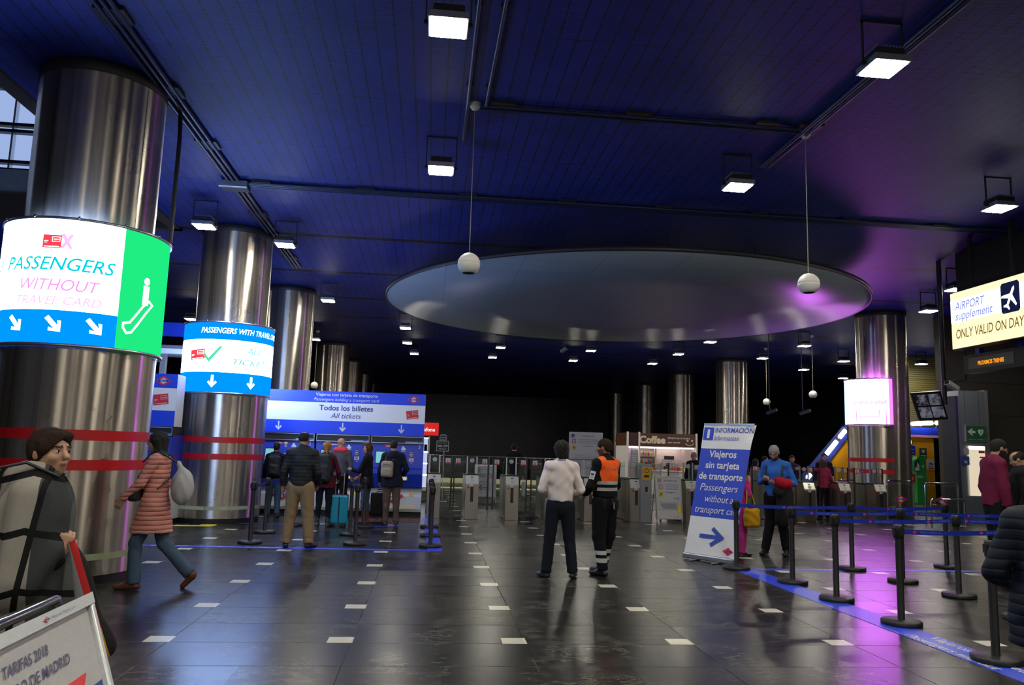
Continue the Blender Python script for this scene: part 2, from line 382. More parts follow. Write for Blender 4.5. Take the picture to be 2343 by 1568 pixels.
# ------------------------------------------------------------------ steel columns
def column(x, y, label, r=.725, shell=None, band=True):
    t = thing('steel_column', label, 'column', (x, y, 0), group=None)
    m = MB(); m.lathe([(r, 0), (r, CZ-.16)], M_STEEL, n=96)
    m.lathe([(r+.004, 3.29), (r+.004, 3.31)], M_STEEL, n=96)
    m.build('shaft', t)
    m = MB(); m.lathe([(r+.0, CZ-.16), (r+.012, CZ-.15), (r+.012, CZ-.001), (0, CZ-.001)], mat('column collar', (.03, .03, .035), .5), n=64); m.build('collar', t)
    m = MB()
    for a in (-.35, 1.1, 2.7):
        m.lathe([(r+.0015, .06), (r+.0015, CZ-.2)], M_BLK, n=1, a0=a, a1=a+.008)
    m.build('seam', t)
    if shell:
        dx, dy, R, a0, a1, zt = shell
        m = MB(); c = (dx, dy, 0); full = a1-a0 > 6.2
        m.lathe([(R-.02, 0), (R-.02, .1)], M_BLK, c, 64, a0, a1); m.lathe([(R, .1), (R, zt)], M_STEEL, c, 96, a0, a1)
        if not full:
            for a in (a0, a1):
                s_, c_ = math.sin(a), -math.cos(a)
                m.add([(dx+(R-.25)*s_, dy+(R-.25)*c_, .1), (dx+R*s_, dy+R*c_, .1), (dx+R*s_, dy+R*c_, zt), (dx+(R-.25)*s_, dy+(R-.25)*c_, zt)], [(0, 1, 2, 3)], M_STEEL)
        m.lathe([(R-.2, zt), (R, zt)], M_STEEL, c, 64, a0, a1)
        o = m.build('cladding', t)
        for z in (1.25, 1.58):
            if band:
                q = MB(); q.lathe([(R+.003, z), (R+.003, z+.115)], M_RED, c, 96, a0+.01, a1-.01); q.build('red_band', t)
        q = MB(); q.lathe([(R+.003, .27), (R+.003, .34)], mat('pale glow band', (.42, .48, .28), .5), c, 96, a0+.01, a1-.01); q.build('pale_band', t)
        q = MB()
        for a in (-.62, -.5, -.38):
            q.lathe([(R+.002, .1), (R+.002, 2.6)], M_BLK, c, 1, a, a+.006)
        q.lathe([(R+.004, 1.52), (R+.004, 1.54)], M_ALU, c, 1, -.47, -.45)
        q.build('panel_seam', t)
    return t
c1 = (-4.33, 9.98); s1 = (.07, -.13, .86)
column(*c1, 'largest brushed steel column, behind the passenger sign without travel card', shell=(*s1, 0, 2*PI, 2.66))
c2 = (-4.31, 17.0); s2 = (.01, -.10, .86)
column(*c2, 'brushed steel column carrying the all tickets light box, second from the left', shell=(*s2, 0, 2*PI, 2.66))
column(-4.27, 23.2, 'steel column partly hidden behind the one with the all tickets light box')
column(-4.45, 35.4, 'distant streaked steel column above the ticket machine banner, the brightest there', .72)
column(-4.40, 42.2, 'dim far column right behind the bright streaked one over the ticket banner', .72)
column(-4.38, 49.4, 'very dim far column, next to last in the left row over the ticket banner', .72)
column(-4.36, 56.8, 'farthest and thinnest column at the end of the left row over the ticket banner', .72)
c3 = (13.7, 22.4); s3 = (-.28, -.15, .86)
column(*c3, 'right steel column carrying the glowing magenta light box', shell=(*s3, -2.6, -.05, 2.66))
column(14.05, 35.2, 'bright streaked steel column rising behind the leaning roll-up banner')
column(13.82, 41.9, 'brown steel column standing behind the right end of the coffee kiosk')
column(13.9, 49.4, 'dim brown column behind the left end of the coffee kiosk')
column(13.8, 57.0, 'dimmest and thinnest column, left of the coffee kiosk')

# ------------------------------------------------------------------ light boxes on the columns
def drum(label, c, R, z0, z1, a0=0, a1=2*PI):
    t = thing('light_box', label, 'light box', (c[0], c[1], 0))
    m = MB(); cc = (0, 0, 0)
    m.lathe([(R-.03, z0-.03), (R+.02, z0-.03), (R+.02, z0), (R, z0)], M_ALU, cc, 96, a0, a1); m.build('lower_rim', t)
    m = MB(); m.lathe([(R, z1), (R+.02, z1), (R+.02, z1+.03), (R-.14, z1+.03)], M_ALU, cc, 96, a0, a1); m.build('upper_rim', t)
    for k in range(12):
        a = a0+(a1-a0)*(k+.5)/12; m = MB(); m.sphere(((R+.02)*math.sin(a), -(R+.02)*math.cos(a), z1+.03), .018, M_CHROME, 8, 6); m.build('stud', t)
    return t
def arcband(m, R, a0, a1, z0, z1, mt, n=60, d=0): m.lathe([(R+d, z0), (R+d, z1)], mt, (0, 0, 0), n, math.radians(a0), math.radians(a1), True)
W_ = lit('white backlit face', (.36, .55, 1), SIGN*4.0); B_ = lit('blue backlit band', (.0, .13, 1), SIGN*.6); Gn = lit('green backlit panel', (.012, .75, .20), SIGN*.27)
TC = lit('teal backlit letters', (0, .48, .58), 1.4); TP = lit('pink backlit letters', (.95, .28, .75), 1.25); TL = lit('pale pink backlit letters', (.95, .45, .85), 1.3); TR = lit('red backlit print', (.9, .05, .08), 1.2)
TW = lit('white backlit mark', (1, 1, 1), 4.0)
# nearest column
cc = (c1[0]+s1[0], c1[1]+s1[1]); R = .90
t = drum('big glowing drum sign reading PASSENGERS WITHOUT TRAVEL CARD on the nearest column', cc, R, 2.63, 4.03)
m = MB(); arcband(m, R, -150, 46, 3.0, 4.03, W_, 80); arcband(m, R, -150, 46, 2.63, 3.0, B_, 80); arcband(m, R, 46, 110, 2.63, 4.03, Gn, 40)
arcband(m, R, 110, 210, 2.63, 4.03, W_, 40)
def L(deg): return math.radians(deg)*R
fn = cyl_fn((0, 0), R+.006); fn2 = cyl_fn((0, 0), R+.016)
def fit(m, s_, deg, z, span, h, mt, fn, shear=.25, bold=0):
    w = glyphs(s_, shear, bold)[2]; m.text(s_, L(deg), z, h/.73, mt, fn, shear=shear, bold=bold, sx=L(span)/(w*h/.73))
fit(m, 'PASSENGERS', 2.5, 3.45, 78, .155, TC, fn, bold=.008); fit(m, 'WITHOUT', 5.5, 3.22, 54, .135, TP, fn, bold=.008); fit(m, 'TRAVEL CARD', 5.5, 3.06, 58, .10, TL, fn, bold=.006)
fit(m, 'S', -48, 3.45, 6, .13, TC, fn)
card(m, L(-1), 3.77, .2, .15, 0, fn2, TR, TW)
m.mapped([(L(4.5), 3.85), (L(7), 3.87), (L(13), 3.70), (L(11), 3.69)], TL, fn2); m.mapped([(L(4.5), 3.70), (L(7), 3.69), (L(13), 3.85), (L(11.5), 3.87)], TL, fn2)
for a in (-21.5, 6, 32): m.mapped(arrow_poly(L(a), 2.835, .135, .75, .32), TW, fn2)
fg = cyl_fn((0, 0), R+.008)
def seg(m, pts, w, mt, f):
    P2 = []
    for (xa, ya), (xb, yb) in zip(pts, pts[1:]):
        kk = max(1, int(math.hypot(xb-xa, yb-ya)/.06)); P2 += [((xa+(xb-xa)*i/kk, ya+(yb-ya)*i/kk), (xa+(xb-xa)*(i+1)/kk, ya+(yb-ya)*(i+1)/kk)) for i in range(kk)]
    for (xa, ya), (xb, yb) in P2:
        dx, dy = xb-xa, yb-ya; l = math.hypot(dx, dy); nx, ny = -dy/l*w/2, dx/l*w/2; ex, ey = dx/l*w*.4, dy/l*w*.4
        m.mapped([(xa+nx-ex, ya+ny-ey), (xa-nx-ex, ya-ny-ey), (xb-nx+ex, yb-ny+ey), (xb+nx+ex, yb+ny+ey)], mt, f)
seg(m, [(L(51), 2.88), (L(54), 2.82), (L(58), 2.84), (L(70), 3.1), (L(76), 3.2), (L(72), 3.24), (L(66), 3.16), (L(56), 2.95), (L(51), 2.93), (L(51), 2.88)], .025, TW, fn2)
seg(m, [(L(68), 3.22), (L(68), 3.38)], .09, TW, fn2); m.mapped([(L(68)+.045*math.cos(q*PI/6), 3.47+.045*math.sin(q*PI/6)) for q in range(12)], TW, fn2)
m.build('face_panel', t)
# second column
cc = (c2[0]+s2[0], c2[1]+s2[1])
t = drum('glowing drum sign reading ALL TICKETS on the second column', cc, R, 2.58, 3.98)
m = MB(); arcband(m, R, -150, 120, 2.98, 3.64, W_, 100); arcband(m, R, -150, 120, 2.58, 2.98, B_, 100); arcband(m, R, -150, 120, 3.64, 3.98, B_, 100); arcband(m, R, 120, 210, 2.58, 3.98, W_, 40)
TB = lit('blue backlit letters', (0, .33, .75), 1.3)
fit(m, 'PASSENGERS WITH TRAVEL CARD', 38, 3.77, 122, .115, TW, fn, .25, .01); fit(m, 'ALL', 48, 3.38, 22, .13, TC, fn); fit(m, 'TICKETS', 48, 3.14, 56, .13, TC, fn)
card(m, L(-26), 3.33, .34, .2, .08, fn2, TR, TW)
m.mapped([(L(-19), 3.34), (L(-16), 3.38), (L(-10), 3.26), (L(3), 3.5), (L(7), 3.5), (L(-9), 3.17)], lit('green backlit tick', (.1, .75, .4), 1.1), fn2)
for a in (-3, 46): m.mapped(arrow_poly(L(a), 2.79, .15, 0, .3), TW, fn2)
m.build('face_panel', t)
# right column, magenta
cc = (c3[0]+s3[0], c3[1]+s3[1])
a0, a1 = -2.5, math.radians(-3.5)
t = drum('glowing magenta and white curved sign on the right column', cc, R, 2.68, 4.0, a0, a1)
PW = lit('pink white backlit face', (.72, .18, 1), SIGN*3.6); PM = lit('magenta backlit edge', (.85, .03, 1), SIGN*2.6); PT = lit('magenta backlit letters', (.85, .12, .8), 1.0)
m = MB(); arcband(m, R, -110, -10, 2.68, 4.0, PW, 50); arcband(m, R, -10, -3.5, 2.68, 4.0, PM, 6); arcband(m, R, -143, -110, 2.68, 4.0, lit('sky blue backlit edge', (.1, .5, 1), 3), 10)
fit(m, 'centro ciudad', -46, 3.26, 62, .15, PT, fn, 0); fit(m, 'Andén 2', -24, 3.13, 18, .055, PT, fn, 0)
seg(m, [(L(-62), 3.08), (L(-62), 2.88), (L(-28), 2.88), (L(-28), 3.08)], .018, PT, fn); seg(m, [(L(-16), 3.08), (L(-16), 2.68)], .02, PT, fn); seg(m, [(L(-70), 3.08), (L(-70), 2.68)], .02, PT, fn)
m.build('face_panel', t)

# ------------------------------------------------------------------ floodlights
def floodlight(x, y, label, tilt=.0, rz=0, z=5.62, on=True):
    t = thing('floodlight', label, 'floodlight', (x, y, z), rz, 'square floodlights bracketed under the ceiling')
    h = CZ-z
    m = MB(); m.box(-.19, .19, -.19, .19, .0, .07, M_ALU); m.box(-.15, .15, -.15, .15, .07, .16, M_DARK)
    for i in range(9): m.box(-.14+i*.035-.004, -.14+i*.035+.004, -.15, .15, .16, .19, M_ALU)
    m.build('housing', t, bevel=.006)
    m = MB(); m.box(-.165, .165, -.165, .165, -.012, -.001, L_FLOOD if on else M_WHITE); m.build('lens', t)
    m = MB(); m.box(-.222, -.21, -.015, .015, .03, h, M_DARK); m.box(.21, .222, -.015, .015, .03, h, M_DARK); m.box(-.222, .222, -.015, .015, h-.02, h, M_DARK); m.box(-.235, -.18, -.015, .015, .03, .06, M_DARK); m.box(.18, .235, -.015, .015, .03, .06, M_DARK)
    m.build('bracket', t)
    t.rotation_euler[0] = 0
    return t
FL = [(.01, 7.03, 'nearest floodlight at the top of the picture, left of the thin pipes'), (4.48, 7.11, 'large floodlight at the upper right, near the wide cable run'),
 (0, 10.95, 'floodlight just left of the near left pendant globe cable'), (4.44, 10.83, 'floodlight just left of the near right pendant globe cable'),
 (8.79, 11.0, 'floodlight before the dark cladding at the right edge'), (-4.4, 14.8, 'floodlight above the all tickets column, between the steel columns'),
 (-3.1, 15.9, 'floodlight touching the upper right of the all tickets column'), (-3.0, 22.0, 'floodlight right of the third steel column'),
 (-8.1, 26.7, 'floodlight seen in the gap between the two big column signs'), (-.97, 26.5, 'leftmost floodlight close under the disc edge'),
 (-1.01, 30.4, 'floodlight just below the leftmost one by the disc edge'), (-.8, 33.9, 'left far floodlight, lowest of the three under the left of the disc'),
 (2.63, 34.0, 'lower left far floodlight beneath the disc, nearer its middle'), (2.67, 30.5, 'far floodlight tucked under the disc edge left of its middle'),
 (6.27, 30.3, 'far floodlight directly under the middle of the disc edge'), (6.22, 33.9, 'lower far floodlight under the disc beside the camera mount'),
 (9.8, 33.8, 'lower far floodlight above the coffee kiosk'), (9.83, 30.2, 'upper far floodlight above the coffee kiosk'),
 (9.79, 26.5, 'floodlight overlapping the right lower edge of the disc'), (-4.56, 30.5, 'far floodlight over the bright streaked left column'),
 (-4.5, 26.8, 'small floodlight peeping out right of the third column'), (13.4, 30.3, 'far floodlight just left of the cord of the left small far globe'),
 (13.24, 26.4, 'far right floodlight beside the second small pendant globe'), (16.8, 33.6, 'lowest floodlight between the small globes'),
 (16.77, 30.1, 'floodlight left of the magenta sign column'), (20.28, 36.5, 'farthest floodlight just above the magenta sign'),
 (20.03, 29.9, 'floodlight above the tilted monitor'), (13.13, 19.2, 'bright floodlight right of the magenta sign column top'),
 (12.05, 16.6, 'bright floodlight just above the airport sign corner'), (16.4, 23.0, 'floodlight half hidden behind the airport sign edge')]
for i, (x, y, lb) in enumerate(FL): floodlight(x, y, lb)
# unseen lamps continuing the rows, those behind the camera added to brighten the columns
for x, y in ((0, 3.3), (4.45, 3.3), (8.8, 3.3), (0, -1), (4.45, -1), (8.8, 7.4), (17.5, 17.2), (-4.0, -1), (0, -4.4), (4.45, -4.4), (8.8, -4.4), (-8.1, 22.5), (-8.1, 33), (8.8, -1), (-3.5, 1.5)):
    floodlight(x, y, 'unseen floodlight added along the same rows outside the picture for more light', z=5.62)
# ------------------------------------------------------------------ pendant globe speakers
def globe(x, y, z, label, r=.145):
    t = thing('pendant_globe', label, 'pendant speaker', (x, y, CZ), group='white globe speakers hanging on cords')
    g = MB(); d = z-CZ; M = mat('warm white plastic', (.78, .76, .72), .45)
    g.lathe([(.0, r), (.03, r*.99)]+[(r*math.sin(q), r*math.cos(q)) for q in np.linspace(.25, 1.50, 14)]+[(r-.004, .004), (r-.004, -.004)]+[(r*math.sin(q), r*math.cos(q)) for q in np.linspace(1.62, 2.55, 12)], M, (0, 0, d), 40)
    g.build('globe', t)
    g = MB(); q = 2.55; g.lathe([(r*math.sin(q), r*math.cos(q)), (r*.5, r*math.cos(q)+.01), (0, r*math.cos(q)+.012)], M_DARK, (0, 0, d), 32); g.build('grille', t)
    g = MB(); g.tube([(0, 0, -.05), (0, 0, d+r)], .006, mat('grey cord', (.3, .28, .24), .6), 6); g.build('cord', t)
    g = MB(); g.lathe([(.075, -.0), (.07, -.05), (.04, -.085), (0, -.095)], M, (0, 0, 0), 24); g.build('ceiling_cup', t)
globe(.41, 9.74, 3.96, 'white globe hanging on a cord before the left part of the disc')
globe(5.03, 9.87, 3.97, 'white globe hanging on a cord before the right part of the disc')
globe(13.79, 30.85, 3.89, 'small far globe, left of the two between roll-up banner column and magenta sign')
globe(13.88, 27.09, 3.95, 'small far globe hanging closest to the magenta sign column')
globe(-4.64, 31.6, 3.92, 'small far globe in front of the streaked column over the ticket banner')
globe(-4.7, 27.2, 3.95, 'small globe half hidden behind the third steel column')

# ================================================================== floor tapes
M_TAPE = mat('blue floor tape', (.03, .07, .75), .35); M_TXT = mat('tape lettering', (.75, .78, .85), .5)
def strip(name, label, pts, w, z=.003, text=None, group=None):
    m = MB(); a, b = Vector((*pts[0], 0)), Vector((*pts[1], 0)); d = (b-a).normalized(); n = Vector((-d.y, d.x, 0))*w/2
    vs = [a-n, b-n, b+n, a+n]; m.add([(v.x, v.y, z) for v in vs]+[(v.x, v.y, 0.0005) for v in vs], [(0, 1, 2, 3), (0, 4, 5, 1), (1, 5, 6, 2), (2, 6, 7, 3), (3, 7, 4, 0)], M_TAPE)
    if text:
        for s_, st, off, size, sh, flip in text:
            e = -d if flip else d; q = Vector((-e.y, e.x, 0)); o = a+d*st+q*off; o.z = z+.002
            m.text(s_, 0, 0, size, M_TXT, plane_fn(o, e, q), 'L', sh, .01)
    return tag(m.build(name), label, 'floor tape', group)
strip('floor_tape', 'blue tape line on the floor before the ticket machine queue, with faded lettering', ((-4.9, 12.74), (.29, 12.68)), .15, text=[('de transporte  ·  de transporte  ·  de transporte', .75, -.035, .1, 0, False)])
strip('floor_tape', 'blue tape leading from the ticket queue line up to the first turnstile', ((.17, 12.76), (.07, 18.4)), .24)
strip('floor_tape', 'thin blue tape between the ticket queue posts and the machines', ((-4.3, 16.35), (0, 16.25)), .05)
strip('floor_tape', 'long blue tape running to the lower right corner, lettered Viajeros and Passengers', ((4.62, 11.25), (4.70, 4.9)), .34,
      text=[('Viajeros sin tarjeta', 5.0, -.13, .17, 0, True), ('Passengers', 5.0, .06, .17, .25, True)] and [('Viajeros sin tarjeta', 4.15, .03, .16, 0, False), ('Passengers without', 4.05, -.14, .15, .25, False)])
strip('floor_tape', 'blue tape crossing the floor behind the right belt posts', ((4.8, 11.22), (8.6, 11.35)), .16)
m = MB(); m.box(-4.75, -4.05, 15.62, 15.8, .0005, .004, M_YEL); m.box(-4.3, -4.02, 15.72, 16.0, .001, .005, M_YEL)
tag(m.build('floor_sticker'), 'yellow arrow sticker on the floor at the foot of the all tickets column', 'floor sticker')
m = MB()
for i in range(34): m.box(-2.1+i*.058, -2.1+i*.058+.04, 17.2, 18.2, .0005, .006, mat('reddish tactile strip', (.16, .06, .045), .6))
tag(m.build('tactile_paving'), 'reddish ribbed tactile strip on the floor before the ticket machines', 'tactile paving', kind=None)

# ================================================================== belt posts
def build_post(stopz=.98):
    t = thing('belt_post', 'x', 'belt post', (0, 0, 0), 0, None)
    m = MB(); m.lathe([(.0, 0), (.19, 0), (.192, .015), (.192, .04), (.18, .05), (.04, .055), (.0, .055)], M_BLK, n=48); m.build('base', t)
    m = MB(); m.lathe([(.036, .055), (.034, .06), (.034, .84)], M_BLK, n=24); m.build('pole', t)
    m = MB(); m.lathe([(.034, .84), (.046, .85), (.046, .965), (.04, .98), (0, .98)], M_BLK, n=24); m.box(-.02, .02, -.055, .055, .88, .95, M_BLK); m.box(-.055, .055, -.02, .02, .88, .95, M_BLK); m.build('head', t)
    return t
proto = build_post(); used = [0]
def post(x, y, label):
    o = proto if not used[0] else copy_tree(proto); used[0] += 1
    o.location = (x, y, 0); o['label'] = label; o['group'] = 'black belt posts'; return o
for x, y, lb in [(.10, 13.15, 'black belt post nearest of the three on the blue tape corner'), (.10, 14.66, 'black belt post second in the row behind the blue tape corner'), (.09, 16.23, 'black belt post farthest of the three over the blue tape, by the first turnstile'),
    (-1.13, 13.26, 'black belt post nearest in front of the woman with the brown bag'), (-1.35, 14.63, 'black belt post just right of the turquoise suitcase'), (-1.22, 16.05, 'black belt post touching the brown bag of the curly haired woman'),
    (-2.79, 13.19, 'black belt post on the tape line left of the man in khaki trousers'), (-2.87, 14.72, 'black belt post standing right behind the left belt post of the ticket queue'), (-2.6, 16.1, 'black belt post half hidden behind the khaki trousers'),
    (4.52, 11.21, 'black belt post touching the right edge of the roll-up banner'), (4.81, 10.05, 'black belt post second along the long blue tape from the banner'), (4.78, 8.88, 'black belt post third along the long blue tape from the banner'),
    (4.79, 7.64, 'black belt post in the magenta glow on the long blue tape'), (4.75, 6.27, 'nearest black belt post, next to the person in the navy puffer jacket'), (6.34, 11.3, 'black belt post at the far edge of the magenta glow'),
    (8.11, 11.68, 'black belt post farthest right in the back row on the cross tape'), (6.52, 9.19, 'black belt post right of the magenta glow in the second row'), (6.46, 10.24, 'black belt post whose base shows behind the one in the magenta glow'), (6.32, 7.9, 'black belt post mostly behind the navy puffer jacket')]:
    post(x, y, lb)
M_BELT = mat('blue belt webbing', (.008, .03, .42), .5); M_BELTP = mat('belt print', (.25, .33, .8), .5); M_BELTR = mat('belt logo print', (.6, .05, .12), .5)
def belt(a, b, label, z=.915, sag=.02, h=.048, period=1.35, start=.45):
    a, b = Vector((*a, z)), Vector((*b, z)); d = b-a; L_ = d.length; d.normalize(); n = d.cross(Vector((0, 0, 1))); m = MB(); k = 16
    def f(x, y, e=0):
        t_ = x/L_; return tuple(a+d*x+Vector((0, 0, y-sag*4*t_*(1-t_)))+n*e)
    for i in range(k):
        x0, x1 = .06+(L_-.12)*i/k, .06+(L_-.12)*(i+1)/k
        m.add([f(x0, -h/2, .001), f(x1, -h/2, .001), f(x1, h/2, .001), f(x0, h/2, .001), f(x0, -h/2, -.001), f(x1, -h/2, -.001), f(x1, h/2, -.001), f(x0, h/2, -.001)], [(0, 1, 2, 3), (7, 6, 5, 4), (0, 4, 5, 1), (3, 2, 6, 7)], M_BELT)
    x = start
    sgn = 1 if n.y < 0 else -1
    while x < L_-.35:
        g = lambda p, q: f(p, q, .003*sgn)
        m.mapped([(x-.03, 0), (x, -.019), (x+.03, 0), (x, .019)], M_BELTR, g); m.text('Metro de Madrid, S.A.', x+.07, -.008, .03, M_BELTP, g, 'L'); x += period
    return tag(m.build('barrier_belt'), label, 'barrier belt', 'blue retractable belts')
belt((4.52, 11.21), (6.34, 11.3), 'blue belt starting at the post beside the roll-up banner', start=.75, period=.8)
belt((6.34, 11.3), (8.11, 11.68), 'blue belt of the back row running on to the farthest right post', start=.7, period=.95)
belt((4.81, 10.05), (6.46, 10.24), 'blue belt from the second post of the long tape', start=.3, period=.8)
belt((6.46, 10.24), (9.6, 10.6), 'long blue belt running right from the second row behind the maroon jacket man', start=.25, period=.85)
belt((4.78, 8.88), (6.52, 9.19), 'blue belt from the third post of the long tape across the magenta glow', start=.5, period=.85)
belt((6.52, 9.19), (9.2, 9.45), 'blue belt of the third row continuing right, darker print', start=.15, period=.9)
belt((4.79, 7.64), (6.32, 7.9), 'nearest blue belt, from the post in the magenta glow to the navy jacket', start=.2, period=.85)
belt((-2.79, 13.19), (-2.87, 14.72), 'short blue belt between the two left posts of the ticket queue', start=3)
belt((-2.87, 14.72), (-2.6, 16.1), 'blue belt behind the man in khaki trousers', start=3)
belt((-1.13, 13.26), (-1.35, 14.63), 'blue belt between the two posts by the turquoise suitcase', start=3)
for q in ((9.6, 10.6), (9.2, 9.45)): post(*q, 'black belt post outside the picture on the right')

# ================================================================== ticket machines
def machine(x0, x1, Y, num, label):
    t = thing('ticket_machine', label, 'ticket machine', ((x0+x1)/2, Y, 0), group='blue ticket machines')
    w = (x1-x0)/2
    m = MB(); m.prism([(.75, 0), (.1, 0), (.1, .1), (.75, .1)], -w, w, M_BLK); m.build('plinth', t)
    m = MB(); m.prism([(.75, .1), (.02, .1), (.0, .16), (.02, .45), (.16, .8), (.75, .8)], -w, w, M_WHITE); m.build('lower_body', t, bevel=.008)
    m = MB(); m.prism([(.75, .8), (.16, .8), (-.02, .66), (-.10, .98), (-.09, 1.08), (-.02, 1.12), (.06, 1.69), (.75, 1.69)], -w, w, M_BLUE); m.build('console', t, bevel=.012)
    m = MB(); m.box(-w, w, .02, .6, 1.70, 1.85, M_BLK); m.build('display_strip', t)
    m = MB(); m.box(-w+.01, w-.01, .0, .03, 1.685, 1.70, M_ALU); m.box(-w+.01, w-.01, .0, .03, 1.835, 1.85, M_ALU); m.box(-w+.01, -w+.02, .0, .03, 1.7, 1.835, M_ALU); m.box(w-.02, w-.01, .0, .03, 1.7, 1.835, M_ALU)
    m.box(.3*w, .98*w-.02, .01, .02, 1.70, 1.735, M_GREY); m.box(w-.14, w-.06, .008, .02, 1.715, 1.745, mat('small blue display', (.02, .1, .35), .3)); m.build('display_frame', t)
    fn = lambda x, z: (x, -.026+(z-1.12)*.14, z); fb = lambda x, z: (x, -.034+(z-1.12)*.14, z)
    m = MB(); SC = lit('ticket screen glow', (.25, .62, .68), .9)
    m.rect(-.5, -.2, 1.2, 1.5, M_DARK, fn); m.rect(-.48, -.22, 1.22, 1.48, SC, fb); m.mapped([(-.3, 1.22), (-.22, 1.36), (-.22, 1.48), (-.27, 1.48), (-.4, 1.22)], M_RED, lambda x, z: (x, -.040+(z-1.12)*.14, z)); m.build('screen', t)
    m = MB()
    m.rect(-.28, .02, 1.59, 1.655, M_REDL, fn); m.rect(-.26, -.12, 1.61, 1.625, M_WHITE, fb); m.rect(-.07, .0, 1.6, 1.64, M_WHITE, fb)
    m.rect(.10, .20, 1.53, 1.58, M_WHITE, fn); m.rect(.12, .17, 1.58, 1.62, M_WHITE, fn); m.rect(.10, .19, 1.50, 1.515, M_YEL, fn)
    m.rect(-.06, -.01, 1.52, 1.6, M_GREY, fn); m.rect(-.07, .01, 1.36, 1.39, M_ALU, fn); m.rect(-.06, -.02, 1.25, 1.33, M_WHITE, fn)
    m.mapped([(.34+.04*math.cos(q*PI/8), 1.42+.035*math.sin(q*PI/8)) for q in range(16)], M_WHITE, fn); m.rect(.31, .37, 1.405, 1.435, M_REDL, fb); m.rect(.3, .38, 1.475, 1.487, M_YEL, fn)
    m.rect(.29, .40, 1.27, 1.35, M_WHITE, fn); m.rect(.31, .38, 1.29, 1.31, M_REDL, fb); m.rect(.31, .37, 1.33, 1.34, M_BLK, fb); m.rect(.33, .37, 1.23, 1.24, M_WHITE, fn)
    m.text(num, w-.1, 1.575, .13, M_WHITE, fn)
    m.build('panel_print', t)
    m = MB(); m.box(.08, .2, -.045, .0, 1.2, 1.42, M_BLUE); m.box(.10, .18, -.055, -.02, 1.22, 1.38, mat('keypad grey', (.35, .4, .4), .4)); m.box(.105, .175, -.06, -.04, 1.39, 1.415, mat('green lcd', (.3, .6, .35), .4)); m.build('card_terminal', t, bevel=.006)
    m = MB(); m.box(.08, .28, -.085, .03, .82, .93, M_ALU); m.box(.10, .26, -.095, -.06, .84, .91, lit('lit ticket tray', (1, .85, .6), .55)); m.build('ticket_tray', t, bevel=.01)
    m = MB(); m.box(-w+.12, w-.14, -.012, .01, .17, .255, mat('cream strip', (.75, .72, .48), .5)); m.build('kick_strip', t)
    m = MB(); fl = lambda x, z: (x, .0 if z < .45 else .0, z)
    metro_logo(m, -.06, .47, .27, lambda x, z: (x, -.004+(0 if z < .45 else (z-.45)*.4), z)); m.rect(.33, .42, .47, .53, M_YEL, lambda x, z: (x, .0+(z-.45)*.4, z)); m.rect(.36, .39, .49, .515, M_REDL, lambda x, z: (x, -.004+(z-.45)*.4, z)); m.build('body_print', t)
    m = MB(); m.sphere((w-.18, .1, .65), .014, M_CHROME, 10, 8); m.build('lock', t)
    return t
MY = 18.72
machine(-1.36, -.12, MY, '3', 'blue ticket machine numbered 3 at the right end of the row')
machine(-2.63, -1.39, MY, '2', 'blue ticket machine numbered 2 behind the woman with the brown bag')
machine(-3.90, -2.66, MY, '1', 'blue ticket machine left of the man in khaki trousers, beside the all tickets column')
machine(-6.08, -4.86, 15.5, '12', 'blue ticket machine numbered 12 seen between the two big columns')
def ticket_banner(x0, x1, Y, label, main=True):
    t = thing('ticket_banner', label, 'sign', ((x0+x1)/2, Y, 0), group=None)
    w = (x1-x0)/2; m = MB(); m.box(-w, w, .02, .5, 1.86, 2.86, M_WHITE); m.build('casing', t)
    m = MB(); fn = lambda x, z: (x, .012, z); f2 = lambda x, z: (x, .008, z)
    BB = mat('banner blue', (.006, .04, .55), .4, emit=(.006, .04, .55), es=.18); WW = mat('banner white', (.70, .70, .72), .5, emit=(.6, .62, .68), es=.08)
    m.rect(-w, w, 2.59, 2.86, BB, fn); m.rect(-w, w, 2.16, 2.59, WW, fn); m.rect(-w, w, 1.86, 2.16, BB, fn)
    cx = -1.97-(x0+x1)/2 if main else 0
    if main:
        m.text('Viajeros con tarjeta de transporte', cx, 2.745, .105, M_WHITE, f2, bold=.015); m.text('Passengers holding a transport card', cx, 2.63, .105, M_WHITE, f2, shear=.25)
        m.text('Todos los billetes', cx, 2.41, .175, M_NAVY, f2, bold=.02); m.text('All tickets', cx, 2.23, .17, M_NAVY, f2, shear=.25)
        for px in (-3.50, -2.03, -.66): m.mapped(arrow_poly(px-(x0+x1)/2, 2.015, .125, 0, .2), M_WHITE, f2)
    for px in ([w-.28, w-3.95] if main else [w-.26]):
        metro_logo(m, px, 2.725, .155, f2)
        card(m, px-.02, 2.37, .28, .2, .13, f2)
    m.build('face_print', t); return t
ticket_banner(-4.7, -.12, MY-.04, 'long blue and white banner over the ticket machines reading Todos los billetes')
ticket_banner(-6.7, -4.84, 15.46, 'blue and white banner piece with a red card, between the two big columns', False)
# light portal frame behind that bank
t = thing('lift_portal', 'pale capped steel frame rising over the banner between the big columns', 'frame', (-5.75, 18.7, 0))
m = MB(); m.box(-.5, .5, -.4, .4, 3.55, 3.68, M_WHITE); m.box(-.46, .46, -.36, .36, 3.68, 3.76, M_ALU); m.build('cap', t, bevel=.02)
for i, q in enumerate((-.42, .28)):
    m = MB(); m.box(q, q+.12, -.34, -.22, 0, 3.55, M_ALU); m.build('leg', t)
m = MB(); m.box(-2.2, .6, -.05, .05, 4.0, 4.32, M_BLUE); m.build('beam', t)

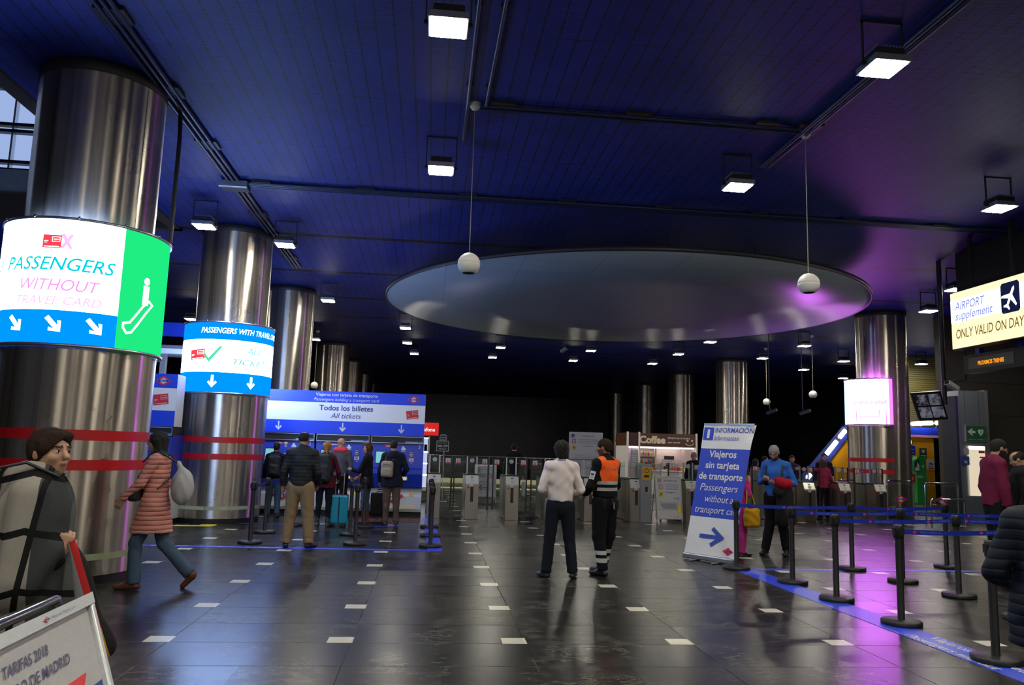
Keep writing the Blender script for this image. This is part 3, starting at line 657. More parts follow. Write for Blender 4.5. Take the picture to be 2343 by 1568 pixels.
# ================================================================== turnstiles
def glassmat():
    m = bpy.data.materials.new('clear glass'); m.use_nodes = True; nt = m.node_tree; nt.nodes.clear()
    o = nd(nt, 'ShaderNodeOutputMaterial'); a = nd(nt, 'ShaderNodeBsdfTransparent'); g = nd(nt, 'ShaderNodeBsdfGlossy'); mx = nd(nt, 'ShaderNodeMixShader')
    a.inputs[0].default_value = (.88, .93, .92, 1); g.inputs['Roughness'].default_value = .05; mx.inputs[0].default_value = .07
    nt.links.new(a.outputs[0], mx.inputs[1]); nt.links.new(g.outputs[0], mx.inputs[2]); nt.links.new(mx.outputs[0], o.inputs[0]); return m
M_GLASS = glassmat()
M_HEAD = mat('pale reader head', (.74, .70, .60), .3, .3); M_GTOP = mat('green black gate top', (.01, .03, .02), .25)
M_PIC = mat('red pictogram', (.6, .02, .03), .5)
def turnstile(kind, dl=.27, dr=.27):
    t = thing('turnstile', 'x', 'turnstile', (0, 0, 0))
    m = MB(); m.prism([(0, 0), (.42, 0), (.42, .98), (.10, .98), (.0, .83)], -.155, .155, M_GATE); m.build('pedestal', t, bevel=.006)
    m = MB(); m.prism([(-.006, .80), (-.006, .835), (.085, 1.0), (.115, 1.0), (.115, .80)], -.15, .15, M_HEAD)
    f = lambda x, s_: (x, -.009+s_*.0906/.188, .835+s_*.165/.188)
    m.mapped([(.05*math.cos(q*PI/8), .055+.05*math.sin(q*PI/8)) for q in range(16)], mat('reader disc', (.5, .5, .46), .4), f); m.rect(-.03, .03, .125, .15, M_NAVY, f); m.build('reader', t)
    m = MB(); m.box(-.035, .035, -.004, .004, .40, .74, M_BLK); m.build('display', t)
    m = MB(); m.box(-.05, .03, -.004, .002, .76, .795, M_WHITE); m.build('label_plate', t)
    m = MB(); m.sphere((-.085, -.0, .73), .022, M_RED, 10, 8); m.build('red_light', t)
    m = MB(); m.box(-.15, .15, .1, .5, .98, 1.03, M_GTOP); m.build('top_cover', t, bevel=.01)
    m = MB(); vs = []
    prof = [(-.15, .55), (-.15, 1.55), (-.1, 1.66), (0, 1.7), (.1, 1.66), (.15, 1.55), (.15, .55), (.1, .44), (-.1, .44)]
    m.prism(prof, .02, .97, M_GATE, 'z'); m.build('gate_body', t, bevel=.01)
    m = MB(); m.prism([(a*1.02, b) for a, b in prof], .97, 1.0, M_GTOP, 'z'); m.build('body_cover', t)
    for sx in (-.115, .115):
        m = MB(); m.box(sx-.014, sx+.014, .30, .33, 1.03, 1.43, M_ALU); m.build('screen_post', t)
    m = MB(); m.box(-.10, .10, .31, .32, 1.04, 1.42, M_GLASS)
    m.build('screen_glass', t)
    m = MB(); f = lambda x, z: (x, .305, z)
    m.mapped([(.05*math.cos(q*PI/8), 1.34+.05*math.sin(q*PI/8)) for q in range(16)], M_WHITE, f); f2 = lambda x, z: (x, .302, z)
    m.mapped([(.036*math.cos(q*PI/8), 1.34+.036*math.sin(q*PI/8)) for q in range(16)], M_GREY, f2)
    f3 = lambda x, z: (x, .300, z); m.mapped([(-.03, 1.33), (.03, 1.345), (.03, 1.357), (-.03, 1.343)], M_PIC if kind else M_WHITE, f3); m.build('round_sign', t)
    for sg, wd in ((-1, dl), (1, dr)):
        if wd <= 0: continue
        x1 = sg*.135; x2 = sg*(.135+wd); m = MB(); m.box(min(x1, x2), max(x1, x2), .595, .605, .18, 1.40, M_GLASS)
        g = m.build('gate_leaf', t)
        m = MB(); m.box(x2-.015, x2+.015, .58, .62, .17, 1.41, M_DARK); m.build('leaf_edge', g)
        m = MB(); a = x2-sg*.085; f = lambda x, z: (x, .590, z); f2 = lambda x, z: (x, .588, z)
        m.rect(a-.055, a+.055, 1.25, 1.37, M_WHITE, f)
        for q in (-.028, .01): m.rect(a+q, a+q+.016, 1.255, 1.35, M_PIC, f2)
        m.rect(a-.05, a+.05, 1.25, 1.275, M_PIC, f2); m.build('pictogram', g)
        m = MB(); m.tube([(x1, .6, 1.3), (x2, .6, 1.3)], .006, M_CHROME, 6); m.build('leaf_rail', g)
    return t
G0 = turnstile(0)
gates = [(.16, 18.3, 'turnstile behind the three belt posts, at the left end beside ticket machine 3'), (1.04, 18.3, 'second turnstile from the left end, with a red and white reader mark'), (1.97, 18.25, 'third turnstile, in front of the walking man with a plastic bag'),
  (2.9, 18.3, 'turnstile hidden largely by the man in the white shirt'), (3.85, 18.35, 'turnstile between the white shirt man and the guard'), (4.98, 18.45, 'turnstile just left of the orange intercom pillar'), (6.4, 18.6, 'turnstile right of the small information board, by the roll-up banner'),
  (9.0, 19.6, 'turnstile directly behind the man in the blue sweater'), (9.9, 19.6, 'turnstile left of the woman in maroon'), (10.9, 19.65, 'turnstile right of the woman in maroon'), (11.92, 19.7, 'turnstile at the foot of the magenta sign column')]
for i, (x, y, lb) in enumerate(gates):
    o = G0 if i == 0 else copy_tree(G0)
    o.location = (x, y, 0); o['label'] = lb; o['group'] = 'steel turnstiles of the gate line'
q = [c for c in G0.children if c.name.startswith('gate_leaf')][0]
for c in list(q.children): bpy.data.objects.remove(c)
bpy.data.objects.remove(q)
m = MB(); m.tube([(.0, 19.35, 1.43), (4.6, 19.35, 1.43)], .012, M_CHROME, 8)
for x in (.0, .6, 1.5, 2.43, 3.38, 4.6): m.tube([(x, 19.35, 0), (x, 19.35, 1.43)], .012, M_CHROME, 8)
tag(m.build('gate_rail'), 'thin chrome rail running behind the tops of the left turnstiles', 'rail')
# accessible gates with green pictograms
def glass_panel(x0, x1, y, label, green=True, z0=.2, z1=1.38):
    t = thing('glass_barrier', label, 'glass barrier', ((x0+x1)/2, y, 0)); w = (x1-x0)/2
    m = MB(); m.box(-w, w, -.006, .006, z0, z1, M_GLASS); m.build('pane', t)
    for sx in (-w, w):
        m = MB(); m.box(sx-.018, sx+.018, -.02, .02, 0, z1+.02, M_ALU); m.build('post', t)
    if green:
        m = MB(); f = lambda x, z: (x, -.012, z); f2 = lambda x, z: (x, -.014, z)
        for a in (0, .105):
            for b in (0, .105):
                m.rect(-.1+a, -.003+a, .98+b, 1.077+b, M_GREEN, f); m.mapped([(-.05+a+.022*math.cos(q*PI/5), 1.03+b+.022*math.sin(q*PI/5)) for q in range(10)], mat('pale green print', (.45, .7, .3), .5), f2)
        m.build('pictogram', t)
    return t
glass_panel(5.2, 5.85, 19.35, 'glass gate leaf with green pictograms left of the intercom pillar')
glass_panel(6.6, 7.35, 19.4, 'glass gate leaf with green pictograms right of the small information board')
# intercom pillar
t = thing('intercom_pillar', 'grey steel pillar with a yellow intercom plate beside the small information board', 'intercom pillar', (5.19, 18.35, 0))
m = MB(); m.box(-.13, .13, 0, .2, 0, 1.37, mat('pillar steel', (.32, .32, .34), .4, .7)); m.build('pillar', t, bevel=.008)
m = MB(); m.box(-.10, .10, -.012, .0, 1.0, 1.31, M_ORNG); q = m.build('yellow_plate', t, bevel=.004)
m = MB(); m.lathe([(.045, 0), (.055, 0), (.055, .01), (.045, .01)], M_BLK, T=Matrix.Translation((0, -.012, 1.22)) @ Matrix.Rotation(PI/2, 4, 'X'), n=24); m.build('speaker_ring', q)
m = MB(); m.box(-.06, .06, -.018, -.012, 1.06, 1.12, M_BLK); m.build('call_panel', q)
m = MB(); m.box(-.05, .05, -.012, 0, .70, .86, M_ALU); m.box(-.035, .035, -.016, 0, .715, .845, M_BLK); m.build('card_window', t)
# hoop rails and glass with the metro diamond
def hoop(x0, x1, y, h, label, panel=False, dy=0):
    t = thing('hoop_rail', label, 'rail', ((x0+x1)/2, y, 0), group=None); w = (x1-x0)/2; r = .09
    pts = [(-w, 0, 0), (-w, 0, h-r)]+[(-w+r-r*math.cos(a), 0, h-r+r*math.sin(a)) for a in (.4, .8, 1.2, 1.57)]+[(w-r+r*math.sin(a), dy, h-r+r*math.cos(a)) for a in (0, .4, .8, 1.2)]+[(w, dy, h-r), (w, dy, 0)]
    m = MB(); m.tube(pts, .025, M_CHROME, 12); m.build('hoop', t)
    if panel:
        m = MB(); m.box(-w+.05, w-.05, -.006, .006, .12, h-.1, M_GLASS); m.build('pane', t); m = MB(); metro_logo(m, 0, .6, .19, lambda x, z: (x, -.012, z)); m.build('logo_plate', t)
    return t
hoop(12.45, 13.2, 20.3, 1.09, 'chrome hoop rail with a metro diamond on its glass, right of the magenta sign column', True)
hoop(13.55, 14.5, 20.3, 1.06, 'tall chrome hoop rail before the lift, the one farther back', True, .0)
hoop(13.3, 14.25, 19.7, .66, 'low chrome hoop rail standing in front of the taller hoops')
hoop(11.75, 12.25, 21.55, 1.05, 'chrome hoop rail behind the foot of the magenta sign column')

# ================================================================== information boards
def board_fn(y=-.001): return lambda x, z: (x, y, z)
def greylines(m, x0, x1, z0, z1, n, mt, f, h=.012):
    for i in range(n):
        z = z1-(z1-z0)*(i+.5)/n; k = random.uniform(.0, .18)*(x1-x0); m.rect(x0+k, x1-random.uniform(0, .15)*(x1-x0), z-h/2, z+h/2, mt, f)
def plane_icon(m, x, z, s, mt, f, ang=.75):
    P = [(0, 1), (.12, .8), (.12, .3), (.9, -.2), (.9, -.38), (.12, -.12), (.1, -.62), (.35, -.82), (.35, -.95), (0, -.85), (-.35, -.95), (-.35, -.82), (-.1, -.62), (-.12, -.12), (-.9, -.38), (-.9, -.2), (-.12, .3), (-.12, .8)]
    c, n = math.cos(-ang), math.sin(-ang); m.mapped([(x+s*(a*c-b*n), z+s*(a*n+b*c)) for a, b in P], mt, f)
M_PAPER = mat('poster paper', (.60, .58, .60), .5); M_YELP = mat('yellow print', (.72, .58, .05), .5); M_PINKP = mat('pink print', (.55, .25, .38), .5); M_INK = mat('blue grey ink', (.16, .17, .27), .6); M_CHAR = mat('charcoal ink', (.06, .06, .07), .6)
def info_board(x, y, w, h, label, rz=0, tilt=.16, kind=0, z0=.08):
    t = thing('information_board', label, 'information board', (x, y, 0), rz)
    T = Matrix.Translation((0, 0, z0)) @ Matrix.Rotation(-tilt, 4, 'X'); m = MB(); f0 = board_fn(-.004)
    fn = lambda a, b: tuple(T @ Vector((a, -.004, b))); f2 = lambda a, b: tuple(T @ Vector((a, -.007, b))); f3 = lambda a, b: tuple(T @ Vector((a, -.010, b)))
    m.box(-w/2, w/2, 0, .015, 0, h, M_PAPER, T)
    if kind in (0, 1):
        m.rect(-w/2+.04, -w/2+.13, h-.13, h-.04, M_NAVY if kind else M_GREY, fn); m.text('i', -w/2+.085, h-.118, .09, M_PAPER, f2, bold=.03); m.text('INFORMACIÓN', .06, h-.105, .05, M_INK, f2, bold=.02)
        m.rect(-w/2+.06, -w/2+.17, h-.3, h-.17, M_PINKP if not kind else M_MAG, fn); m.text('8', -w/2+.115, h-.28, .13, M_PAPER, f2, bold=.02); greylines(m, -w/2+.2, w/2-.04, h-.31, h-.16, 3, M_INK, fn)
        m.rect(-w/2+.06, -w/2+.18, h-.48, h-.34, M_YELP, fn); plane_icon(m, -w/2+.12, h-.41, .055, M_CHAR, f2); m.text('SUPLEMENTO', .06, h-.385, .045, M_INK, f2, bold=.02)
        m.text('+3€', w/2-.12, h-.55, .1, M_INK, f2)
        m.rect(-w/2+.05, w/2-.05, h-.60, h-.594, M_INK, fn); greylines(m, -w/2+.08, w/2-.08, .22, h-.62, 8, M_GREY, fn); m.rect(-w/2+.05, w/2-.05, .2, .206, M_INK, fn)
        if not kind: m.rect(w/2-.09, w/2-.01, .12, .3, M_YEL, f2); m.rect(w/2-.2, w/2-.16, .03, .05, M_REDL, fn); m.rect(w/2-.12, w/2-.08, .03, .05, M_REDL, fn)
    else:
        m.rect(-w/2+.07, -w/2+.15, h-.22, h-.06, M_GREY, fn); m.text('INFORMACIÓN', .05, h-.14, .05, M_INK, f2); m.rect(-.22, .02, h-.36, h-.25, M_GREY, fn); m.text('METRO', -.1, h-.33, .06, M_PAPER, f2); m.mapped([(.14+.08*math.cos(q*PI/8), h-.31+.08*math.sin(q*PI/8)) for q in range(16)], M_PINKP, fn); m.text('8', .14, h-.35, .11, M_PAPER, f2)
        m.text('SENTIDO', -.04, h-.52, .07, M_INK, f2); m.text('CENTRO CIUDAD', .0, h-.60, .06, M_INK, f2); greylines(m, -.2, .2, h-.75, h-.66, 2, M_GREY, fn)
        m.rect(-.16, .12, .245, .265, M_INK, fn); m.mapped([(-.22, .255), (-.12, .17), (-.09, .19), (-.16, .255), (-.09, .32), (-.12, .34)], M_INK, f2)
    m.build('poster', t)
    m = MB()
    for a0, a1, b0, b1 in ((-w/2-.025, -w/2, -.025, h+.025), (w/2, w/2+.025, -.025, h+.025), (-w/2, w/2, -.025, 0), (-w/2, w/2, h, h+.025)): m.box(a0, a1, -.014, .025, b0, b1, M_ALU, T)
    m.build('frame', t)
    if tilt:
        top = T @ Vector((0, .03, h))
        for sx in (-1, 1):
            m = MB(); m.tube([(sx*(w/2+.01), .0, 0), tuple(T @ Vector((sx*(w/2+.01), .012, .02)))], .014, M_ALU, 8); m.tube([(sx*(w/2+.0), top.y, top.z), (sx*(w/2+.0), top.y*2+.1, 0)], .012, M_ALU, 8); m.build('leg', t)
    else:
        for sx in (-1, 1):
            m = MB(); m.box(sx*(w/2+.012)-.02, sx*(w/2+.012)+.02, 0, .04, 0, z0+.02, M_ALU); m.build('leg', t)
    return t
info_board(5.83, 18.55, .62, .98, 'small leaning white information board with +3€, between intercom pillar and roll-up banner', rz=.09, tilt=.13, z0=.1)
info_board(1.77, 24.0, .62, .92, 'white floor poster with a blue arrow beyond the left turnstiles', rz=0, tilt=.15, kind=2, z0=.2)
info_board(4.45, 22.0, .92, 1.2, 'tall white information panel with airport supplement notice behind the guard', tilt=0, kind=1, z0=.95)

# roll-up banner (leaning)
A, Bq = Vector(GP(1565, 1278)), Vector(GP(1680, 1296)); TLc, TRc = Vector(PY(1612, 971, A.y+.08)), Vector(PY(1727, 972, Bq.y+.08))
t = thing('roll_up_banner', 'leaning white and blue roll-up banner reading Viajeros sin tarjeta de transporte', 'banner', tuple((A+Bq)/2))
O = (A+Bq)/2; W0, H0 = .88, 2.15; nrm = (Bq-A).cross(TLc-A).normalized()
if nrm.dot(Vector((0, -1, 0))) < 0: nrm = -nrm
def rf(d):
    def f(a, b):
        u, v = a/W0, b/H0; lo = A.lerp(Bq, u)+Vector((0, 0, .07)); hi = TLc.lerp(TRc, u)
        wav = .010*math.sin(u*14+v*2)*(1-v*.5)
        curl = max(0, u-.8)*max(0, v-.86)*3.0
        inset = -(u-.5)*.035*math.sin(PI*v)
        return tuple(lo.lerp(hi, v)+nrm*(d+wav-curl*.6)+(Bq-A).normalized()*inset-O)
    return f
m = MB()
def grid(m, x0, x1, y0, y1, mt, f, nx=20, ny=20):
    vs = [f(x0+(x1-x0)*i/nx, y0+(y1-y0)*j/ny) for j in range(ny+1) for i in range(nx+1)]
    m.add(vs, [(j*(nx+1)+i, j*(nx+1)+i+1, (j+1)*(nx+1)+i+1, (j+1)*(nx+1)+i) for j in range(ny) for i in range(nx)], mt, True)
BF = mat('banner fabric blue', (.03, .07, .60), .55); WF = mat('banner fabric white', (.84, .83, .84), .6); BI = mat('banner ink blue', (.04, .08, .45), .55)
grid(m, 0, W0, 0, .29*H0, WF, rf(0)); grid(m, 0, W0, .29*H0, .81*H0, BF, rf(0)); grid(m, 0, W0, .81*H0, H0, WF, rf(0))
f = rf(.006)
def rtxt(s_, x, v, h, mt, al='C', sh=0, bold=0, span=None):
    wd = glyphs(s_, sh, bold)[2]; sz = h; m.text(s_, x*W0, v*H0, sz, mt, f, al, sh, bold, sx=(span*W0/(wd*sz) if span else 1))
rtxt('Viajeros', .47, .745, .16, WF, bold=.02, span=.56); rtxt('sin tarjeta', .50, .66, .16, WF, bold=.02, span=.70); rtxt('de transporte', .50, .575, .16, WF, bold=.02, span=.90)
rtxt('Passengers', .50, .49, .16, WF, sh=.22, span=.78); rtxt('without a', .53, .405, .16, WF, sh=.22, span=.58); rtxt('transport card', .54, .322, .16, WF, sh=.22, span=.92)
rtxt('INFORMACIÓN', .25, .935, .115, BI, 'L', 0, .01, span=.74); rtxt('Information', .24, .875, .11, BI, 'L', .22, span=.5)
grid(m, .02*W0, .22*W0, .875*H0, .975*H0, BF, f, 5, 3); f = rf(.010); rtxt('i', .12, .895, .2, WF, bold=.06); f = rf(.006)
seg(m, [(.28*W0, .15*H0), (.68*W0, .15*H0)], .065, BI, f); seg(m, [(.53*W0, .205*H0), (.70*W0, .15*H0), (.53*W0, .095*H0)], .065, BI, rf(.008))
metro_logo(m, .86*W0, .06*H0, .1, rf(.006)); m.build('printed_sheet', t)
def box_between(m, p, q, w, h, mt):
    d = (q-p); L_ = d.length; d.normalize(); s_ = d.cross(Vector((0, 0, 1))).normalized(); up = s_.cross(d)
    M = Matrix(((d.x, s_.x, up.x, p.x), (d.y, s_.y, up.y, p.y), (d.z, s_.z, up.z, p.z), (0, 0, 0, 1))); m.box(0, L_, -w/2, w/2, -h/2, h/2, mt, M)
m = MB(); box_between(m, A-O+Vector((0, 0, .06)), Bq-O+Vector((0, 0, .06)), .09, .085, M_ALU); m.build('cassette', t, bevel=.02)
m = MB(); box_between(m, TLc-O, TRc-O, .02, .03, M_ALU); m.build('top_rail', t)
for k in (.28, .72):
    p = A.lerp(Bq, k)-O; m = MB(); s_ = (Bq-A).normalized().cross(Vector((0, 0, 1))); m.tube([p-s_*.2+Vector((0, 0, .012)), p+s_*.2+Vector((0, 0, .012))], .012, M_ALU, 8); m.build('foot', t)
p = (A+Bq)/2-O; m = MB(); m.tube([p-nrm*.05+Vector((0, 0, .06)), (TLc+TRc)/2-O-nrm*.03], .012, M_ALU, 8); m.build('pole', t)

# near left fares board with chrome rail
zt = 1.06
R0 = Vector(GP(203, 1366, zt)); L0 = Vector(GP(0, 1462, zt)); dd = (L0-R0).normalized(); RB = Vector(PY(250, 1568, R0.y-.28)); down = (RB-R0).normalized()
if down.z > 0: down = -down
t = thing('fares_board', 'white framed fares board at the lower left corner reading TARIFAS 2018', 'sign board', tuple(R0)); W0, H0 = .9, 1.05
dz = Vector((0, 0, 1)); ex = -dd; nn = dd.cross(down).normalized()
if nn.dot(Vector((0, 0, EYE))-R0) < 0: nn = -nn
def bf(d): return lambda a, b: tuple(ex*(a-W0)+down*b+nn*d)       # a from the left, b down from the top
m = MB()
def slab(m, a0, a1, b0, b1, d0, d1, mt):
    vs = [bf(d)(a, b) for d in (d0, d1) for b in (b0, b1) for a in (a0, a1)]
    m.add(vs, [(0, 2, 3, 1), (4, 5, 7, 6), (0, 1, 5, 4), (2, 6, 7, 3), (0, 4, 6, 2), (1, 3, 7, 5)], mt)
slab(m, .03, W0-.03, .02, H0, -.01, .0, mat('fares paper', (.42, .41, .42), .5)); fb = lambda a, b: bf(.004)(a, b)
tf = lambda x, y: bf(.004)(x, -y)
INK = mat('fares ink', (.07, .07, .16), .6)
m.text('TARIFAS 2018', .54, -.15, .060, INK, tf, 'R', bold=.012, sx=.74); m.text('METRO DE MADRID', .665, -.228, .060, INK, tf, 'R', bold=.012, sx=.80)
m.mapped([(.30, -.35), (.72, -.35), (.75, -.31), (.75, -.30), (.30, -.30)], M_REDL, tf); m.rect(.42, .85, -.43, -.365, M_NAVY, tf)
greylines(m, .1, .85, -1.0, -.48, 8, M_GREY, tf)
m.build('poster', t)
for nm, q in (('top_frame', (0, W0, -.01, .045)), ('side_frame', (W0-.035, W0, .045, H0)), ('side_frame', (0, .035, .045, H0)), ('bottom_frame', (0, W0, H0, H0+.03))):
    m = MB(); slab(m, q[0], q[1], q[2], q[3], -.015, .018, mat('white aluminium', (.60, .62, .64), .35, .3))
    if nm == 'top_frame':
        g = lambda x, y: bf(.021)(x, -y); metro_logo(m, .53, -.02, .021, g, word=False); m.text('Metro de Madrid, S.A.', .56, -.027, .02, M_INK, g, 'L')
    m.build(nm, t, bevel=.006)
for q in (.03, W0-.03):
    m = MB(); p = Vector(bf(-.02)(q, H0)); m.tube([p, (p.x, p.y, -zt)], .014, M_ALU, 8); p2 = Vector(bf(-.03)(q, .02)); m.tube([p2, (p2.x, p2.y+.35, -zt)], .014, M_ALU, 8); m.build('leg', t)
t = thing('chrome_handrail', 'chrome handrail tube behind the fares board at the lower left', 'handrail', (0, 0, 0))
p = Vector(GP(128, 1372, 1.0)); q = Vector(GP(-160, 1500, 1.0)); m = MB(); m.tube([q, q.lerp(p, .97), p, p+Vector((.01, 0, -.04)), (p.x+.0, p.y, .5), (p.x, p.y, 0)], .021, M_CHROME, 14); m.tube([(q.x, q.y, 1.0), (q.x, q.y, 0)], .021, M_CHROME, 14)
m.tube([q-dz*.1, p-dz*.1], .012, M_CHROME, 10); m.build('tube', t)

# ================================================================== coffee kiosk
KY = 31.3
t = thing('coffee_kiosk', 'brightly lit coffee kiosk with a brown sign beyond the turnstiles', 'kiosk', (9.5, KY, 0))
M_KW = mat('kiosk white', (.78, .72, .68), .5); M_BRN = mat('coffee brown panel', (.09, .035, .015), .4, bump=.0); M_CRM = mat('cream lettering', (.75, .6, .42), .5)
m = MB(); m.box(-1.45, 1.45, 0, .05, 1.93, 2.46, M_BRN); m.box(-1.45, -1.40, .05, 2, 1.93, 2.46, M_BRN); m.box(1.40, 1.45, .05, 2, 1.93, 2.46, M_BRN); f = lambda x, z: (x, -.006, z); f2 = lambda x, z: (x, -.012, z)
m.text('Coffee', -.95, 2.06, .40, M_CRM, f, 'L', bold=.05); m.text('Siempre hay un motivo', .25, 2.26, .105, M_WHITE, f, 'L', bold=.02, sx=.95); m.text('para sonreír', .25, 2.08, .105, M_WHITE, f, 'L', bold=.02)
for q in (1.08, 1.27): m.mapped([(q+.045*math.cos(k*PI/6), 2.20+.045*math.sin(k*PI/6)) for k in range(12)], M_CRM, f)
seg(m, [(1.0, 2.08), (1.07, 2.02), (1.18, 2.0), (1.28, 2.03), (1.33, 2.09)], .03, M_CRM, f); m.rect(-1.40, -.99, 1.95, 2.44, mat('dark coffee panel', (.05, .02, .012), .4), lambda x, z: (x, -.003, z)); m.build('sign_panel', t)
for a, nm in ((-1.47, 'post'), (-.99, 'post'), (1.42, 'post')):
    m = MB(); m.box(a, a+.07, -.03, .05, 0, 2.5, M_KW); m.build(nm, t)
m = MB(); m.box(-1.4, 1.4, 1.9, 1.95, 0, 1.93, M_KW); m.box(-1.45, -1.40, .1, 1.95, 0, 1.93, M_KW); m.box(1.40, 1.45, .1, 1.95, 0, 1.93, M_KW); m.build('rear_panel', t)
m = MB(); m.box(-1.4, 1.4, .0, 1.95, 1.90, 1.93, M_KW); m.build('canopy', t)
m = MB(); m.box(-1.35, 1.35, .06, .12, 1.86, 1.90, lit('kiosk lamp strip', (1, .78, .72), 9)); m.box(-1.3, 1.3, 1.6, 1.66, 1.86, 1.895, _M['kiosk lamp strip']); m.build('lamp_strip', t)
m = MB(); m.box(-.95, 1.38, .05, .6, 0, .92, M_KW); m.box(-1.0, 1.4, .0, .62, .92, .96, M_KW); m.build('counter', t)
m = MB()
for z in (1.5, 1.18, 1.86): m.box(-.82, .18, 1.6, 1.9, z, z+.025, M_KW)
for x in (-.85, .2): m.box(x-.03, x+.03, 1.55, 1.9, .9, 1.88, M_KW)
m.build('rear_shelf', t)
m = MB(); m.box(-1.28, -.92, .1, .14, 1.02, 1.84, mat('kiosk poster', (.25, .3, .5), .5)); greylines(m, -1.25, -.96, 1.1, 1.8, 9, M_YELP, lambda x, z: (x, .095, z), .03); m.build('side_poster', t)
pal = [(.75, .05, .05), (.8, .35, .02), (.75, .7, .05), (.1, .45, .1), (.05, .15, .6), (.7, .7, .72), (.35, .05, .3), (.02, .02, .02)]
cans = []
def bottle(x, y, z, c, name='drink_bottle', r=.032, h=.2, label='', grp='', cat='bottle'):
    m = MB(); m.lathe([(0, 0), (r, 0), (r, h*.62), (r*.45, h*.8), (r*.4, h), (0, h)], mat('drink %d' % c, pal[c], .3), n=12); o = m.build(name, loc=(x, y, z)); return tag(o, label, cat, grp)
for row, z in enumerate((1.525, 1.205)):
    for k in range(12):
        bottle(9.5-.78+k*.078, KY+1.68, z, (k*3+row*5) % 7, label='small coloured drink bottle on the lit shelves at the back of the coffee kiosk', grp='drink bottles on the kiosk shelves')
for k in range(9):
    bottle(9.5-.9+k*.085, KY+.12, .96, [5, 4, 5, 0, 5, 4, 2, 0, 6][k], r=.036, h=.13, label='small cup or can standing on the kiosk counter beside the pastries', grp='cups on the kiosk counter', name='paper_cup', cat='cup')
def part_thing(name, label, cat, parts, loc, group=None):
    t = thing(name, label, cat, loc, group=group)
    for nm, mb in parts: mb.build(nm, t)
    return t
a = MB(); a.box(-.25, .25, -.15, .2, 0, .12, M_DARK); a.box(-.25, .25, .02, .2, .12, .42, M_WHITE); a.lathe([(.02, 0), (.3, 0), (.3, .03), (.02, .03)], M_WHITE, (0, 0, .0), 24, -PI/2, PI/2, T=Matrix.Translation((0, .0, .12)) @ Matrix.Rotation(PI/2, 4, 'X'))
b2 = MB(); b2.box(-.2, .2, -.05, .1, .42, .56, M_BLK); c2_ = MB()
for q in (-.1, .1): c2_.lathe([(0, .13), (.045, .13), (.05, .28), (.03, .33), (0, .33)], M_CHROME, (q, -.06, 0), 12)
part_thing('coffee_machine', 'white and chrome coffee machine with arched sides on the kiosk back counter', 'coffee machine', [('body', a), ('hopper', b2), ('group_head', c2_)], (10.15, KY+1.1, 1.0))
a = MB(); a.box(-.18, .18, -.14, .14, 0, .12, M_BLK); b2 = MB(); b2.prism([(-.1, .12), (.06, .3), (.09, .3), (-.04, .12)], -.15, .15, M_BLK); c2_ = MB(); c2_.box(-.08, .08, -.145, -.14, .05, .09, lit('teal till display', (.05, .9, .8), 1.6))
part_thing('cash_register', 'black till with a teal lit display on the kiosk counter', 'cash register', [('body', a), ('screen', b2), ('display', c2_)], (9.02, KY+.32, .96))
for k in range(5):
    m = MB(); m.sphere((0, 0, .035), (.07, .045, .035), mat('baked pastry', (.55, .25, .08), .6), 12, 8); tag(m.build('pastry', loc=(9.55+k*.19, KY+.17, .96)), 'golden pastry lying on the kiosk counter', 'pastry', 'pastries on the kiosk counter')
for k in range(6):
    m = MB(); m.box(-.05, .05, -.04, .04, 0, .14, mat('snack pack %d' % (k % 4), pal[[0, 6, 1, 5][k % 4]], .4)); m.box(-.045, .045, -.035, .035, .14, .16, M_WHITE); tag(m.build('snack_pack', loc=(10.1+k*.13, KY+.1, .96), bevel=.006), 'small coloured snack pack at the right end of the kiosk counter', 'snack', 'snack packs on the kiosk counter')

# ================================================================== phone accessory stand
t = thing('phone_stall', 'glowing phone accessory stall with a red sign, peeping out right of ticket machine 3', 'stall', (-.75, 24.0, 0))
m = MB(); m.box(-1.2, 1.03, 0, .12, 1.98, 2.36, mat('red stall sign', (.75, .015, .01), .5, emit=(.75, .015, .01), es=.6)); f = lambda x, z: (x, -.008, z)
m.text('vodafone', .92, 2.10, .155, lit('white sign letters', (1, .95, .9), .9), f, 'R', bold=.02); m.build('red_sign', t)
m = MB(); m.box(-1.2, .72, .14, .8, .3, .42, M_KW); m.box(-1.2, .72, .72, .8, .3, 1.9, lit('stall back glow', (.62, .70, 1), .8)); m.build('cabinet', t)
for z in (.75, 1.1, 1.45, 1.88):
    m = MB(); m.box(-1.2, .74, .14, .8, z, z+.03, lit('stall shelf edge', (.8, .85, 1), 2.2)); m.build('shelf', t)
m = MB(); m.box(.74, .78, .12, .8, 0, 1.95, M_ALU); m.build('side_frame', t)
for i in range(18):
    c = [(.05, .3, .8), (.8, .1, .35), (.1, .1, .12), (.6, .65, .7), (.4, .1, .7), (.1, .6, .7)][i % 6]
    z = (.45, .8, 1.15, 1.5)[i % 4] if i < 16 else 1.5
    m = MB(); m.box(-.045, .045, -.01, .01, 0, .2, mat('phone case %d' % (i % 6), c, .3)); m.box(-.036, .036, -.013, -.01, .02, .18, M_DARK)
    tag(m.build('phone_case', loc=(-.75+.02+(i//4)*.15+.04, 24.2, z+.0)), 'small phone case hanging on the glowing stall shelves', 'phone case', 'phone cases in the stall')
t = thing('discount_sign', 'black 20% OFF sign with white frame under the red stall sign', 'sign', (.42, 23.9, 1.52))
m = MB(); m.box(-.17, .17, 0, .02, 0, .29, M_BLK); f = lambda x, z: (x, -.004, z); m.text('20% OFF', 0, .12, .085, M_WHITE, f, bold=.03); m.text('All Store', 0, .04, .065, M_WHITE, f, bold=.01); m.text('BLACK FRIDAY', 0, .225, .04, M_WHITE, f); m.build('face_panel', t)
m = MB()
